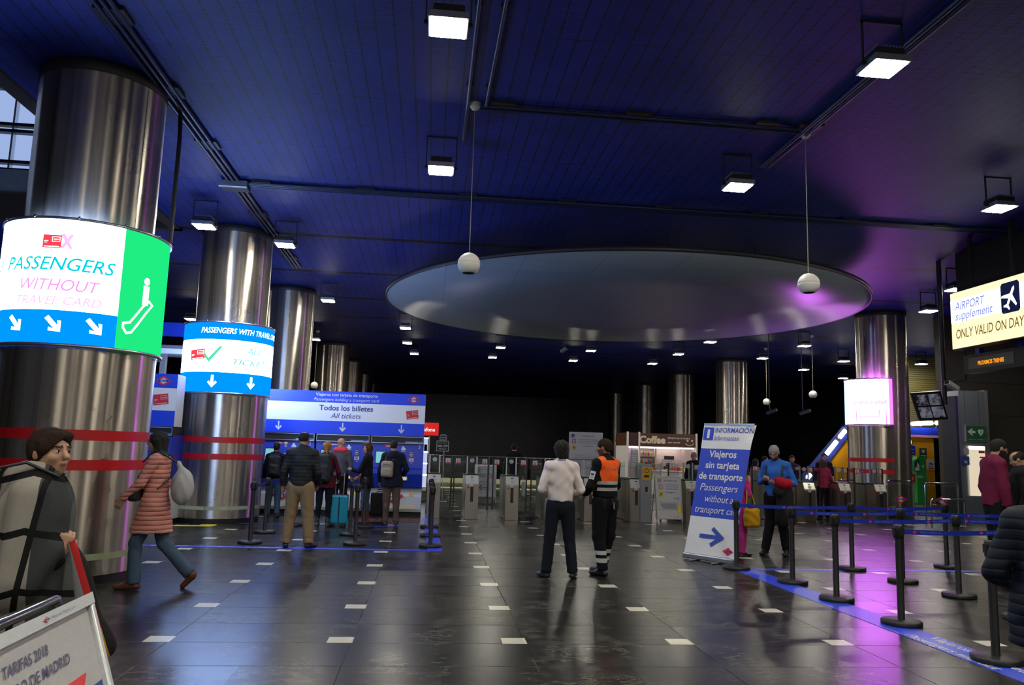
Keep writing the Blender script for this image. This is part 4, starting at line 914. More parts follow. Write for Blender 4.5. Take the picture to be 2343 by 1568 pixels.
for q in ((-.185, -.17, -.015, .305), (.17, .185, -.015, .305), (-.17, .17, -.015, 0), (-.17, .17, .29, .305)): m.box(q[0], q[1], -.005, .02, q[2], q[3], M_WHITE)
m.build('frame', t)
m = MB(); m.prism([(-.1, .31), (.12, .31), (.12, .46), (.08, .5), (-.06, .5), (-.1, .44)], -.0, .02, M_GREY, 'y'); m.text('SPEED', .01, .41, .05, M_BLK, f); m.text('REPAIR', .01, .345, .05, M_BLK, f) if False else greylines(m, -.08, .10, .33, .47, 2, M_BLK, f, .03); m.build('tag_card', t)
m = MB(); m.box(.04, .06, .01, .03, -1.52, 0, M_ALU); m.lathe([(0, 0), (.15, 0), (.15, .02), (0, .03)], M_ALU, (.05, .02, -1.52), 24); m.build('stand', t)

# ================================================================== right hand side
# yellow escalator housing with blue band and fluorescent tubes
t = thing('escalator_housing', 'yellow clad escalator housing with a blue and pink band behind the magenta sign column', 'escalator', (0, 30.2, 0))
m = MB(); m.prism([(15.3, 0), (20.62, 0), (20.62, 2.62), (17.0, 2.62), (15.3, .55)], 0, .6, M_ORNG, 'y'); m.build('yellow_cladding', t)
m = MB(); m.box(17.05, 22.6, -.06, .7, 2.72, 3.02, M_BLUE); m.prism([(17.1, 3.02), (17.05, 2.72), (15.2, .48), (15.05, .72)], -.06, .7, M_NAVY, 'y'); m.build('blue_band', t)
m = MB(); m.box(17.05, 22.6, -.07, .7, 2.62, 2.72, M_PINKP); m.build('pink_band', t)
m = MB(); m.box(20.62, 22.6, .3, .6, 0, 2.62, M_BLK); m.build('opening_shade_panel', t)  # solid black panel painted in for the shade of an opening
T5 = lit('fluorescent tube glow', (1, .88, .95), 14)
def tube_lamp(p, q, label):
    p = Vector(p); q = Vector(q); p.y = q.y = 29.99
    t = thing('fluorescent_lamp', label, 'lamp', tuple((Vector(p)+Vector(q))/2), group='fluorescent tube lamps'); c = t.location.copy()
    m = MB(); m.tube([Vector(p)-c, Vector(q)-c], .085, T5, 10); m.build('tube', t)
    m = MB(); d = (Vector(q)-Vector(p)).normalized(); m.tube([Vector(p)-c-d*.06+Vector((0, .07, 0)), Vector(q)-c+d*.06+Vector((0, .07, 0))], .035, M_ALU, 8); m.build('fitting', t)
    m = MB(); m.tube([(0, .03, 0), (0, .24, -.28)], .02, M_ALU, 8); m.build('bracket', t)
tube_lamp(PY(1894, 1039, 29.9), PY(1917, 1010, 29.9), 'sloping fluorescent tube above the escalator, the longer lower one'); tube_lamp(PY(1924, 1001, 29.9), PY(1937, 985, 29.9), 'short sloping fluorescent tube touching the magenta sign column')
tube_lamp(PY(2090, 970, 29.9), PY(2136, 968, 29.9), 'long level fluorescent tube under the tilted monitor'); tube_lamp(PY(2145, 968, 29.9), PY(2156, 967, 29.9), 'short level fluorescent tube right under the monitor corner')
tube_lamp(PY(1850, 1094, 29.9), PY(1857, 1086, 29.9), 'tiny lit tube seen between the blue sweater man and the maroon woman')
def flat_sign(name, u0, v0, u1, v1, Y, label, draw, bg, cat='sign', dpt=.03, frame=None, stand=None):
    a, b = PY(u0, v1, Y), PY(u1, v0, Y); w, h = b[0]-a[0], b[2]-a[2]
    t = thing(name, label, cat, (a[0]+w/2, Y, a[2])); m = MB(); m.box(-w/2, w/2, 0, dpt, 0, h, bg); f = lambda x, z: (x, -.004, z); f2 = lambda x, z: (x, -.008, z)
    draw(m, w, h, f, f2); m.build('face_panel', t)
    if frame:
        m = MB(); e = .03*h
        for q in ((-w/2-e, -w/2, -e, h+e), (w/2, w/2+e, -e, h+e), (-w/2, w/2, -e, 0), (-w/2, w/2, h, h+e)): m.box(q[0], q[1], -.006, dpt, q[2], q[3], frame)
        m.build('frame', t)
    return t
def heart(m, x, z, s, mt, mb_, f, f2):
    P = [(0, -1), (-.55, -.35), (-.8, .15), (-.75, .6), (-.4, .85), (-.1, .7), (0, .5), (.1, .7), (.4, .85), (.75, .6), (.8, .15), (.55, -.35)]
    m.mapped([(x+s*a, z+s*b) for a, b in P[:7]], mt, f); m.mapped([(x+s*a, z+s*b) for a, b in [P[0]]+P[6:]], mt, f)
    m.mapped([(x+s*a, z+s*b) for a, b in [(.1, .45), (-.25, -.05), (-.02, -.02), (-.15, -.65), (.25, .05), (.02, .05), (.25, .45)]], mb_, f2)
    m.rect(x+.85*s, x+1.05*s, z+.68*s, z+.74*s, mt, f); m.rect(x+.92*s, x+.98*s, z+.6*s, z+.82*s, mt, f)
def d_aed(m, w, h, f, f2):
    m.mapped([(-.44*w, .62*h), (-.22*w, .86*h), (-.18*w, .76*h), (-.28*w, .68*h), (-.06*w, .68*h), (-.06*w, .54*h), (-.28*w, .54*h), (-.18*w, .44*h), (-.22*w, .36*h)], M_WHITE, f)
    heart(m, .2*w, .6*h, .24*h, M_WHITE, M_DGREEN, f, f2); m.text('Desfibrilador / Defibrillator', 0, .1*h, .085*h, M_WHITE, f, sx=.85*w/(.085*h*glyphs('Desfibrilador / Defibrillator')[2]))
flat_sign('defibrillator_sign', 2212, 976, 2257, 1010, 21.47, 'dark green defibrillator sign with a white arrow on the steel lift shaft', d_aed, M_DGREEN, frame=M_ALU)
t = thing('lift_shaft', 'tall brushed steel lift shaft cladding at the right, under the dark cladding', 'lift shaft', (15.95, 21.5, 0))
m = MB(); m.box(-.42, .40, 0, .7, 0, 3.76, mat('lift steel', (.42, .46, .55), .35, .85)); m.build('shaft_panel', t)
m = MB(); m.box(.40, .52, .02, .7, 0, 3.8, M_ALU); m.build('corner_profile', t)
m = MB(); m.box(-.5, -.42, .05, .7, 0, 3.6, mat('lift glass edge', (.01, .02, .025), .6)); m.build('glass_edge', t)
m = MB()
for x in (-.25, .2): m.box(x, x+.008, -.003, 0, 2.8, 3.76, M_DARK)
m.build('panel_seam', t)
flat_sign('lit_notice_case', 2222, 1022, 2253, 1135, 21.45, 'cream backlit notice case on the lift shaft behind the man in the maroon jacket', lambda m, w, h, f, f2: (m.rect(.1*w, .48*w, .86*h, .91*h, M_REDL, f), m.rect(.15*w, .48*w, .76*h, .79*h, M_REDL, f), m.rect(-.5*w, .5*w, .93*h, h, lit('case lamp', (1, .92, .75), 3), f)), lit('cream notice glow', (1, .85, .62), .75), 'notice case')
flat_sign('wall_leaflet_box', 2203, 1045, 2220, 1064, 21.45, 'small dark blue box fixed to the lift shaft', lambda m, w, h, f, f2: m.rect(-.3*w, .1*w, .2*h, .5*h, M_GREY, f), M_NAVY, 'box', .06)
flat_sign('wall_leaflet_holder', 2206, 1026, 2218, 1040, 21.45, 'small grey paper notice on the lift shaft above the dark blue box', lambda m, w, h, f, f2: greylines(m, -.4*w, .4*w, .1*h, .9*h, 4, M_WHITE, f), M_GREY, 'notice', .02)
def d_h(m, w, h, f, f2): heart(m, 0, .68*h, .2*h, M_WHITE, M_DGREEN, f, f2); m.rect(-.35*w, .35*w, .25*h, .3*h, M_WHITE, f); m.rect(-.3*w, .3*w, .12*h, .16*h, M_WHITE, f)
flat_sign('defibrillator_plate', 2105, 1026, 2120, 1049, 30.1, 'small green defibrillator plate on the yellow cladding', d_h, M_DGREEN)
flat_sign('wall_notice', 2122, 1052, 2138, 1076, 30.1, 'white paper notice with a black dog picture on the yellow cladding', lambda m, w, h, f, f2: (m.rect(-.35*w, .35*w, .12*h, .22*h, M_REDL, f), m.mapped([(-.3*w, .5*h), (-.1*w, .72*h), (.25*w, .62*h), (.3*w, .45*h), (0, .55*h)], M_CHAR, f), greylines(m, -.35*w, .35*w, .3*h, .44*h, 2, M_CHAR, f)), M_PAPER)
flat_sign('blue_wall_plate', 2078, 1021, 2094, 1041, 30.1, 'blue plate on the yellow cladding right beside the magenta sign column', lambda m, w, h, f, f2: (m.rect(-.4*w, .3*w, .6*h, .65*h, M_WHITE, f), m.rect(.1*w, .25*w, .2*h, .3*h, M_YEL, f)), M_BLUE)
flat_sign('exit_sign', 2079, 1006, 2087, 1019, 30.1, 'small green exit sign above the blue plate on the yellow cladding', lambda m, w, h, f, f2: m.rect(.05*w, .3*w, .2*h, .85*h, lit('exit glow', (.6, 1, .2), 1.2), f), M_DGREEN)
flat_sign('fire_box', 2083, 1085, 2094, 1104, 29.6, 'small red fire cabinet low beside the magenta sign column', lambda m, w, h, f, f2: m.rect(-.1*w, .1*w, .3*h, .6*h, M_WHITE, f), M_RED, 'fire cabinet', .1, M_ALU)
# defibrillator cabinet
p = PY(2107, 1128, 29.6); t = thing('defibrillator_cabinet', 'tall green defibrillator cabinet standing before the yellow cladding', 'cabinet', (p[0], 29.5, 0)); GR = mat('cabinet green', (.03, .30, .07), .35)
m = MB(); m.prism([(-.19, 0), (.19, 0), (.19, 1.72), (.12, 1.82), (-.12, 1.82), (-.19, 1.72)], 0, .3, GR, 'y'); m.build('cabinet_body', t, bevel=.02)
m = MB(); m.prism([(-.32, 1.25), (-.1, 1.25), (-.1, 1.72), (-.28, 1.70), (-.32, 1.6)], -.04, .2, M_DGREEN, 'y'); m.mapped([(-.3, 1.28), (-.12, 1.28), (-.12, 1.5), (-.2, 1.62), (-.22, 1.42), (-.3, 1.4)], M_WHITE, lambda x, z: (x, -.05, z)); m.build('side_box', t)
m = MB(); f = lambda x, z: (x, -.006, z); m.text('AED', -.08, 1.0, .12, M_WHITE, f, bold=.02); heart(m, .07, 1.45, .06, M_WHITE, GR, f, lambda x, z: (x, -.01, z)); m.build('front_print', t)

# airport supplement light box, hung before the dark cladding
XA = 10.45
t = thing('airport_sign', 'big glowing cream sign reading AIRPORT supplement ONLY VALID ON DAY at the right edge', 'light box', (XA, 0, 0))
y1 = PX(2177, 730, XA)[1]; zt_, zb = PX(2177, 673, XA)[2], PX(2180, 800, XA)[2]; y0 = y1-2.9; HH = zt_-zb
m = MB(); m.box(0, .22, y0, y1, zb-.02, zt_+.02, M_DARK); m.build('casing', t)
YL = lit('cream backlit face', (1, .92, .52), 1.25); WL = lit('white airport panel', (.85, .92, 1), 1.9); NB = lit('navy pictogram', (.01, .015, .06), .8)
ff = lambda e: (lambda a, b: (-.004-e, y1-a, zb+b)); m = MB(); m.rect(0, 2.9, 0, HH, YL, ff(0)); m.rect(.0, 2.9, .46*HH, .87*HH, WL, ff(.004))
W1 = PX(2253, 690, XA)[1]; BL2 = lit('blue airport letters', (.10, .16, .75), 1); BR2 = lit('brown airport letters', (.22, .10, .01), 1)
def at_a(u, v): return y1-PX(u, v, XA)[1]
a0_, a1_ = at_a(2186, 700), at_a(2254, 690); m.text('AIRPORT', a0_, .675*HH, .15*HH/.73, BL2, ff(.008), 'L', .22, .0, sx=(a1_-a0_)/(glyphs('AIRPORT', .22, 0)[2]*.15*HH/.73))
a1_ = at_a(2273, 715); m.text('supplement', a0_, .50*HH, .15*HH/.73, BL2, ff(.008), 'L', .22, .0, sx=(a1_-a0_)/(glyphs('supplement', .22, 0)[2]*.15*HH/.73))
a1_ = at_a(2343, 750); s__ = 'ONLY VALID ON DAY'; m.text(s__, a0_, .17*HH, .17*HH/.73, BR2, ff(.008), 'L', .12, .008, sx=(a1_-a0_)*1.02/(glyphs(s__, .12, .008)[2]*.17*HH/.73))
b0, b1 = at_a(2292, 690), at_a(2335, 680); m.mapped([(b0+.04, .42*HH), (b1-.04, .42*HH), (b1, .46*HH), (b1, .88*HH), (b1-.04, .92*HH), (b0+.04, .92*HH), (b0, .88*HH), (b0, .46*HH)], NB, ff(.010))
P = [(0, 1), (.12, .8), (.12, .3), (.9, -.2), (.9, -.38), (.12, -.12), (.1, -.62), (.35, -.82), (.35, -.95), (0, -.85), (-.35, -.95), (-.35, -.82), (-.1, -.62), (-.12, -.12), (-.9, -.38), (-.9, -.2), (-.12, .3), (-.12, .8)]
plane_icon(m, (b0+b1)/2, .665*HH, .2*HH, TW, ff(.014), .5); m.build('face_panel', t)
for q in (.5, 1.6, 2.6):
    m = MB(); m.box(.08, .14, y1-q-.03, y1-q+.03, zt_, CZ, M_DARK); m.build('hanger', t)
XL = 10.9
t = thing('train_display', 'dark train display with orange dot lettering PROXIMOS TRENES under the airport sign', 'display', (XL, 0, 0))
y1 = PX(2205, 830, XL)[1]; y0 = PX(2343, 810, XL)[1]-.5; zt_, zb = PX(2205, 815, XL)[2], PX(2208, 856, XL)[2]; HH = zt_-zb
m = MB(); m.box(0, .2, y0, y1, zb, zt_, M_BLK); m.build('casing', t); m = MB()
g = lambda e: (lambda a, b: (-.004-e, y1-a, zb+b)); at_b = lambda u, v: y1-PX(u, v, XL)[1]
m.rect(at_b(2216, 830), at_b(2320, 815), .22*HH, .82*HH, mat('display window', (.05, .045, .04), .3), g(0))
a0_, a1_ = at_b(2238, 830), at_b(2298, 825); m.text('PROXIMOS TRENES', a0_, .38*HH, .3*HH, lit('orange dots', (1, .28, .01), 1.6), g(.004), 'L', 0, .02, sx=(a1_-a0_)/(glyphs('PROXIMOS TRENES', 0, .02)[2]*.3*HH)); m.build('screen', t)
for q in (.35, 1.5):
    m = MB(); m.box(.05, .15, y1-q-.06, y1-q+.06, zt_, zt_+.22, M_BLUE); m.build('bracket', t)
# monitor on a ceiling pole
p = Vector(GP(2147, 598, CZ)); t = thing('cctv_monitor', 'tilted black monitor with a four way camera picture hanging on a pole', 'monitor', (p.x, p.y, 0))
zlo = PY(2158, 900, p.y)[2]
m = MB(); m.tube([(0, 0, CZ), (0, 0, zlo-.25)], .05, M_DARK, 14); m.build('pole', t)
c4 = [Vector(PY(u, v, p.y-.12+dy)) for u, v, dy in ((2085, 900, -.1), (2152, 895, -.16), (2170, 960, -.0), (2105, 962, .06))]
o = Vector((p.x, p.y, 0)); c4 = [c-o for c in c4]; n = (c4[1]-c4[0]).cross(c4[3]-c4[0]).normalized()
if n.y > 0: n = -n
def mf(d): return lambda a, b: tuple(c4[3].lerp(c4[2], a).lerp(c4[0].lerp(c4[1], a), b)+n*d)
m = MB(); m.add([mf(d)(a, b) for d in (0, -.07) for a, b in ((0, 0), (1, 0), (1, 1), (0, 1))], [(0, 1, 2, 3), (4, 7, 6, 5), (0, 4, 5, 1), (1, 5, 6, 2), (2, 6, 7, 3), (3, 7, 4, 0)], M_BLK); m.build('casing', t)
mm, nt, b = newmat('camera picture'); P_, x_, y_, z_ = pos_xyz(nt)
nn_ = noise(nt, P_, 5.5, 4, .6); cl = mixc(nt, ramp(nt, nn_, .4, .65, 0, 1), (.01, .01, .015), (.28, .28, .36)); nt.links.new(cl, b.inputs['Emission Color']); b.inputs['Emission Strength'].default_value = .5; b.inputs['Base Color'].default_value = (.01, .01, .01, 1); b.inputs['Roughness'].default_value = .2
m = MB()
for a in (.07, .52):
    for q in (.08, .53): m.rect(a, a+.41, q, q+.39, mm, mf(.004))
m.build('screen', t)
m = MB(); m.tube([(0, 0, zlo-.2), tuple((c4[0]+c4[2])/2-n*.04)], .03, M_DARK, 8); m.build('arm', t)
def camera_box(name, u, v, Y, label, s=.2, drop=None, head=0, col=None):
    p = Vector(PY(u, v, Y)); t = thing(name, label, 'security camera', tuple(p), head)
    m = MB(); T = Matrix.Rotation(-.35, 4, 'X'); m.box(-.06, .06, -.2, .14, -.045, .045, col or M_WHITE, T); m.build('housing', t, bevel=.01)
    m = MB(); m.box(-.045, .045, -.205, -.2, -.035, .035, M_BLK, T); m.build('lens_window', t)
    m = MB(); m.tube([(0, 0, 0), (0, .05, .12)] + ([(0, .05, drop)] if drop else [(0, .45, .16), (0, .5, 4.36-p.z)]), .014, M_DARK, 8); m.build('arm', t)
camera_box('security_camera', 2180, 884, 15.0, 'white box security camera jutting from the dark cladding right of the monitor pole', head=-1.2)
camera_box('security_camera', 1290, 801, 27, 'small security camera hanging under the disc edge right of its middle', drop=1.2, head=.5, col=M_GREY)
camera_box('security_camera', 1764, 943, 24, 'dark camera on a long rod below the left small far globe', drop=3.2, head=.8, col=M_DARK)
camera_box('security_camera', 1840, 944, 24, 'dark camera on a long rod below and left of the right small far globe', drop=3.2, head=.8, col=M_DARK)

# ================================================================== people: distance-field bodies and clothes
def smin(a, b, k):
    if k <= 0: return np.minimum(a, b)
    h = np.clip(.5+.5*(b-a)/k, 0, 1); return b+(a-b)*h-k*h*(1-h)
class Field:
    def __init__(s, lo, hi, step, fine=()):                    # fine: (axis-box lo, hi, step)
        ax = []
        for i in range(3):
            cuts = [(l[i], h[i], st) for l, h, st in fine]; v = lo[i]; out = [v]
            while v < hi[i]:
                st = step
                for l, h, f in cuts:
                    if l <= v <= h: st = min(st, f)
                v += st; out.append(v)
            ax.append(np.array(out))
        s.ax = ax; s.F = np.full([len(a) for a in ax], .3)
    def sub(s, lo, hi):
        ix = [slice(max(0, np.searchsorted(a, l)-1), np.searchsorted(a, h)+1) for a, l, h in zip(s.ax, lo, hi)]
        if any(i.start >= i.stop for i in ix): return None, None
        g = np.meshgrid(*[a[i] for a, i in zip(s.ax, ix)], indexing='ij'); return tuple(ix), g
    def put(s, ix, d, k, op):
        if op == 'add': s.F[ix] = smin(s.F[ix], d, k)
        elif op == 'cut': s.F[ix] = -smin(-s.F[ix], d, k)
    def cone(s, a, b, ra, rb, k=.02, sc=None, op='add'):        # round cone, optionally squashed: sc = (unit axis, factor)
        a = np.array(a, float); b = np.array(b, float); m = max(ra, rb)+.06+k; lo = np.minimum(a, b)-m; hi = np.maximum(a, b)+m
        ix, g = s.sub(lo, hi)
        if ix is None: return s
        p = [g[i]-a[i] for i in range(3)]; d = b-a
        if sc is not None:
            n, f = np.array(sc[0], float), sc[1]; q = sum(p[i]*n[i] for i in range(3))*(1/f-1); p = [p[i]+n[i]*q for i in range(3)]; d = d+n*(d@n)*(1/f-1)
        L2 = d@d+1e-9; t = np.clip(sum(p[i]*d[i] for i in range(3))/L2, 0, 1)
        dist = np.sqrt(sum((p[i]-d[i]*t)**2 for i in range(3)))-(ra+(rb-ra)*t)
        if sc is not None: dist = dist*sc[1]**.5
        s.put(ix, dist, k, op); return s
    def ell(s, c, r, k=.02, M=None, op='add'):
        c = np.array(c, float); r = np.array(r, float); m = r.max()+.05+k; ix, g = s.sub(c-m, c+m)
        if ix is None: return s
        p = [g[i]-c[i] for i in range(3)]
        if M is not None: p = [sum(M[i][j]*p[j] for j in range(3)) for i in range(3)]
        k0 = np.sqrt(sum((p[i]/r[i])**2 for i in range(3)))+1e-6; k1 = np.sqrt(sum((p[i]/r[i]**2)**2 for i in range(3)))+1e-6
        s.put(ix, k0*(k0-1)/k1, k, op); return s
    def rbox(s, c, h, rad, k=.01, M=None, op='add'):
        c = np.array(c, float); h = np.array(h, float); m = h.max()*1.5+.05; ix, g = s.sub(c-m, c+m)
        if ix is None: return s
        p = [g[i]-c[i] for i in range(3)]
        if M is not None: p = [sum(M[i][j]*p[j] for j in range(3)) for i in range(3)]
        q = [np.abs(p[i])-(h[i]-rad) for i in range(3)]
        d = np.sqrt(sum(np.maximum(x, 0)**2 for x in q))+np.minimum(np.maximum(q[0], np.maximum(q[1], q[2])), 0)-rad
        s.put(ix, d, k, op); return s
    def clip(s, n, off, c=(0, 0, 0), r=9):                       # keep n.p > off inside a ball of radius r about c
        c = np.array(c, float); ix, g = s.sub(c-r, c+r)
        if ix is None: return s
        d = off-sum(g[i]*n[i] for i in range(3))
        if r < 5: d = np.minimum(d, r-np.sqrt(sum((g[i]-c[i])**2 for i in range(3))))
        s.F[ix] = np.maximum(s.F[ix], d); return s
    def bump(s, fn):
        g = np.meshgrid(*s.ax, indexing='ij'); s.F = s.F+fn(*g); return s
    def mesh(s):
        F = s.F; nx, ny, nz = F.shape; ax = s.ax; inside = F < 0
        cnt = np.zeros((nx-1, ny-1, nz-1)); P = np.zeros((nx-1, ny-1, nz-1, 3)); quads = []
        X = np.meshgrid(*ax, indexing='ij')
        for d in range(3):
            sl0 = [slice(None)]*3; sl1 = [slice(None)]*3; sl0[d] = slice(0, -1); sl1[d] = slice(1, None)
            a, b = F[tuple(sl0)], F[tuple(sl1)]; cr = inside[tuple(sl0)] != inside[tuple(sl1)]
            idx = np.argwhere(cr)
            if not len(idx): continue
            fa, fb = a[cr], b[cr]; t = fa/(fa-fb)
            pts = np.stack([X[i][tuple(sl0)][cr] for i in range(3)], 1); nxt = X[d][tuple(sl1)][cr]; pts[:, d] += (nxt-pts[:, d])*t
            e1, e2 = [i for i in range(3) if i != d]
            for o1 in (0, -1):
                for o2 in (0, -1):
                    c = idx.copy(); c[:, e1] += o1; c[:, e2] += o2
                    ok = np.all((c >= 0) & (c < np.array(cnt.shape)), 1); cc = c[ok]
                    np.add.at(cnt, tuple(cc.T), 1); np.add.at(P, tuple(cc.T), pts[ok])
            ok = (idx[:, e1] > 0) & (idx[:, e2] > 0) & (idx[:, e1] < cnt.shape[e1]) & (idx[:, e2] < cnt.shape[e2])
            I = idx[ok]; fl = fa[ok] < 0
            def sh(a1, a2):
                c = I.copy(); c[:, e1] += a1; c[:, e2] += a2; return c
            q = np.stack([sh(0, 0), sh(-1, 0), sh(-1, -1), sh(0, -1)], 1)
            if d == 1: fl = ~fl
            q[fl] = q[fl][:, ::-1]; quads.append(q)
        if not quads: return np.zeros((0, 3)), np.zeros((0, 4), int)
        m = cnt > 0; ids = np.full(cnt.shape, -1); ids[m] = np.arange(m.sum()); V = P[m]/cnt[m][:, None]
        Q = np.concatenate(quads); Q = ids[Q[..., 0], Q[..., 1], Q[..., 2]]
        Q = Q[(Q >= 0).all(1)]
        return V, Q[:, ::-1]
def field_obj(F, name, mats, parent=None, pick=None, smooth_it=1):
    V, Q = F.mesh()
    me = bpy.data.meshes.new(name)
    me.vertices.add(len(V)); me.vertices.foreach_set('co', V.ravel()); me.loops.add(len(Q)*4); me.loops.foreach_set('vertex_index', Q.ravel().astype(np.int32))
    me.polygons.add(len(Q)); me.polygons.foreach_set('loop_start', np.arange(0, len(Q)*4, 4, dtype=np.int32)); me.update(calc_edges=True)
    mats = mats if isinstance(mats, (list, tuple)) else [mats]
    for m in mats: me.materials.append(m)
    if pick is not None and len(Q):
        me.polygons.foreach_set('material_index', np.asarray(pick(V[Q].mean(1)), dtype=np.int32))
    me.polygons.foreach_set('use_smooth', np.ones(len(Q), bool)); me.validate(); me.update()
    o = bpy.data.objects.new(name, me); COL.objects.link(o)
    if parent: o.parent = parent
    return o
def rotv(v, axis, ang): return np.array(Matrix.Rotation(ang, 3, Vector(axis)) @ Vector(v))
def unit(v): v = np.array(v, float); return v/(np.linalg.norm(v)+1e-9)
SKIN = mat('skin light', (.50, .27, .18), .5); SKIN2 = mat('skin tan', (.36, .18, .11), .5); M_EYE = mat('eye white', (.5, .48, .45), .3); M_PUP = mat('pupil', (.01, .008, .006), .2); M_LIP = mat('lips', (.34, .14, .10), .6); M_BROW = mat('brow dark', (.03, .02, .014), .8)
H_BLACK = mat('hair black', (.010, .008, .007), .8, bump=.6, bscale=160); H_BROWN = mat('hair dark brown', (.028, .015, .009), .8, spec=.2, bump=.6, bscale=160); H_AUB = mat('hair chestnut', (.10, .04, .015), .8, spec=.2, bump=.6, bscale=150); H_BLOND = mat('hair fair', (.40, .20, .06), .8, spec=.2, bump=.6, bscale=150); H_GREY = mat('hair grey', (.26, .26, .26), .8, spec=.2, bump=.6, bscale=160)
def cloth(name, col, rough=.85, bump=.25, sc=90, quilt=0, qd=.012):
    m = mat(name, col, rough, bump=bump, bscale=sc, spec=.25)
    if quilt:
        nt = m.node_tree; b = nt.nodes['Principled BSDF']; tc = nd(nt, 'ShaderNodeTexCoord'); sp = nd(nt, 'ShaderNodeSeparateXYZ'); nt.links.new(tc.outputs['Object'], sp.inputs[0])
        nz = noise(nt, tc.outputs['Object'], 5, 2); q = math_(nt, 'SINE', math_(nt, 'MULTIPLY', math_(nt, 'ADD', sp.outputs[2], math_(nt, 'MULTIPLY', nz, .02)), PI/quilt)); q = math_(nt, 'POWER', math_(nt, 'ABSOLUTE', q), .5)
        bp = nd(nt, 'ShaderNodeBump'); bp.inputs['Strength'].default_value = 1; bp.inputs['Distance'].default_value = qd; nt.links.new(q, bp.inputs['Height']); nt.links.new(bp.outputs[0], b.inputs['Normal'])
    return m

def person(label, pos, heading, H=1.75, J=None, skin=SKIN, hair='short', hm=H_BLACK, top=None, legs=None, shoes=None, head=(0, 0, 0), build=1.0, near=False,
           coarse=False, hands=(None, None), beard=None, glasses=False, hood=None, collar=.0, extra=None, female=False, curl=(.5, .5), hand_dirs=(None, None)):
    """J overrides joints (right side r, left side l) in metres for a 1.75 m figure, x right, y forward, z up; head = (turn left, nod down, tilt)."""
    s = H/1.75; w = build; fem = .90 if female else 1.0
    D = dict(pel=(0, 0, .95), waist=(0, .0, 1.10), chest=(0, .0, 1.28), neck=(0, -.01, 1.48), headc=(0, .025, 1.635),
             hipr=(.09, 0, .92), hipl=(-.09, 0, .92), kner=(.10, .015, .50), knel=(-.10, .015, .50), ankr=(.11, -.02, .085), ankl=(-.11, -.02, .085),
             shr=(.168*fem*w, -.01, 1.42), shl=(-.168*fem*w, -.01, 1.42), elr=(.245*w, -.03, 1.13), ell=(-.245*w, -.03, 1.13), wrr=(.25*w, .05, .89), wrl=(-.25*w, .05, .89), toer=(.13, .15, .03), toel=(-.13, .15, .03))
    if J:
        for a, b in J.items(): D[a] = b
        for q in 'rl':
            if 'ank'+q in J and 'toe'+q not in J: D['toe'+q] = tuple(np.array(J['ank'+q])+np.array([.01 if q == 'r' else -.01, .17, -.055]))
    D = {a: np.array(b, float)*s for a, b in D.items()}
    fine_h = .006 if near else .010; fine_a = .007 if near else .012; base = .014 if near else (.022 if coarse else .016)
    if coarse: fine_h = .014; fine_a = .018
    # head frame
    Rh = Matrix.Rotation(head[0], 3, 'Z') @ Matrix.Rotation(-head[1], 3, 'X') @ Matrix.Rotation(head[2], 3, 'Y'); Rh = np.array(Rh); Ri = Rh.T
    C = D['headc']
    def hp(x, y, z): return C+Rh @ (np.array([x, y, z])*s)
    pts = np.array(list(D.values())); lo = pts.min(0)-.16*s; hi = pts.max(0)+.22*s; lo[2] = -.01; lo[:2] -= .03; hi[:2] += .03
    hl, hh = C-.16*s, C+.17*s; fb = [(hl, hh, fine_h)]
    hd = {}
    for q, i in (('r', 0), ('l', 1)):
        d = unit(D['wr'+q]-D['el'+q]) if hand_dirs[i] is None else unit(hand_dirs[i]); hd[q] = d; c = D['wr'+q]+d*.09*s
        if near: fb.append((c-.10*s, c+.10*s, fine_a))
        else: fb.append((c-.08*s, c+.08*s, fine_a))
    F = Field(lo, hi, base, fb)
    fwd = (0, 1, 0)
    # trunk and limbs
    k = .03*s
    def trunk(F, g=0.0, k=k, zlo=None, hips=True):
        hipw = (.145 if not female else .155)*w
        if hips: F.cone(D['pel'], D['waist'], (hipw+g)*s, (.128*w*fem+g)*s, k, (fwd, .72))
        F.cone(D['waist'], D['chest'], (.128*w*fem+g)*s, (.152*w*fem+g)*s, k, (fwd, .70)); sh = (D['shr']+D['shl'])/2
        F.cone(D['chest'], sh-np.array([0, 0, .04*s]), (.152*w*fem+g)*s, (.12*w*fem+g)*s, k, (fwd, .70))
        for q in 'rl': F.cone(sh+(D['sh'+q]-sh)*.25-np.array([0, 0, .005]), D['sh'+q], (.060+g)*s, (.050*w+g*.6)*s, k); F.cone(D['sh'+q]*.85+sh*.15, D['neck']*1.0+np.array([0, 0, -.01*s]), (.045+g)*s, (.045+g*.6)*s, k)
    def arm(F, q, g=0.0, g2=None, k=.02*s, cut=1.0):
        g2 = g if g2 is None else g2; e = D['el'+q]; wv = D['wr'+q]
        F.cone(D['sh'+q], e, (.046*w+g)*s, (.037*w+g)*s, k); F.cone(e, e+(wv-e)*cut, (.037*w+g)*s, (.025+g2)*s, k)
    def leg(F, q, g=0.0, g2=None, g3=None, k=.02*s, cut=1.0):
        g2 = g if g2 is None else g2; g3 = g2 if g3 is None else g3; kn = D['kne'+q]; an = D['ank'+q]
        F.cone(D['hip'+q], kn, (.088*w+g)*s, (.056*w+g2)*s, k); F.cone(kn, kn+(an-kn)*cut, (.054*w+g2)*s, (.036+g3)*s, k)
        if 0 < g3 < .03: m_ = kn+(an-kn)*.32; F.ell(m_+np.array([0, -.018*s, 0]), np.array([.045+g2, .05+g2, .11])*s, k)
    trunk(F, -.014)
    for q in 'rl': arm(F, q, -.006, 0); leg(F, q, -.018)
    for q in 'rl': F.cone(D['ank'+q], D['toe'+q]*.9+D['ank'+q]*.1, .026*s, .018*s, .02)
    F.cone(D['neck']-np.array([0, 0, .03*s]), hp(0, -.022, -.05), .056*s*w, .052*s, .02*s)
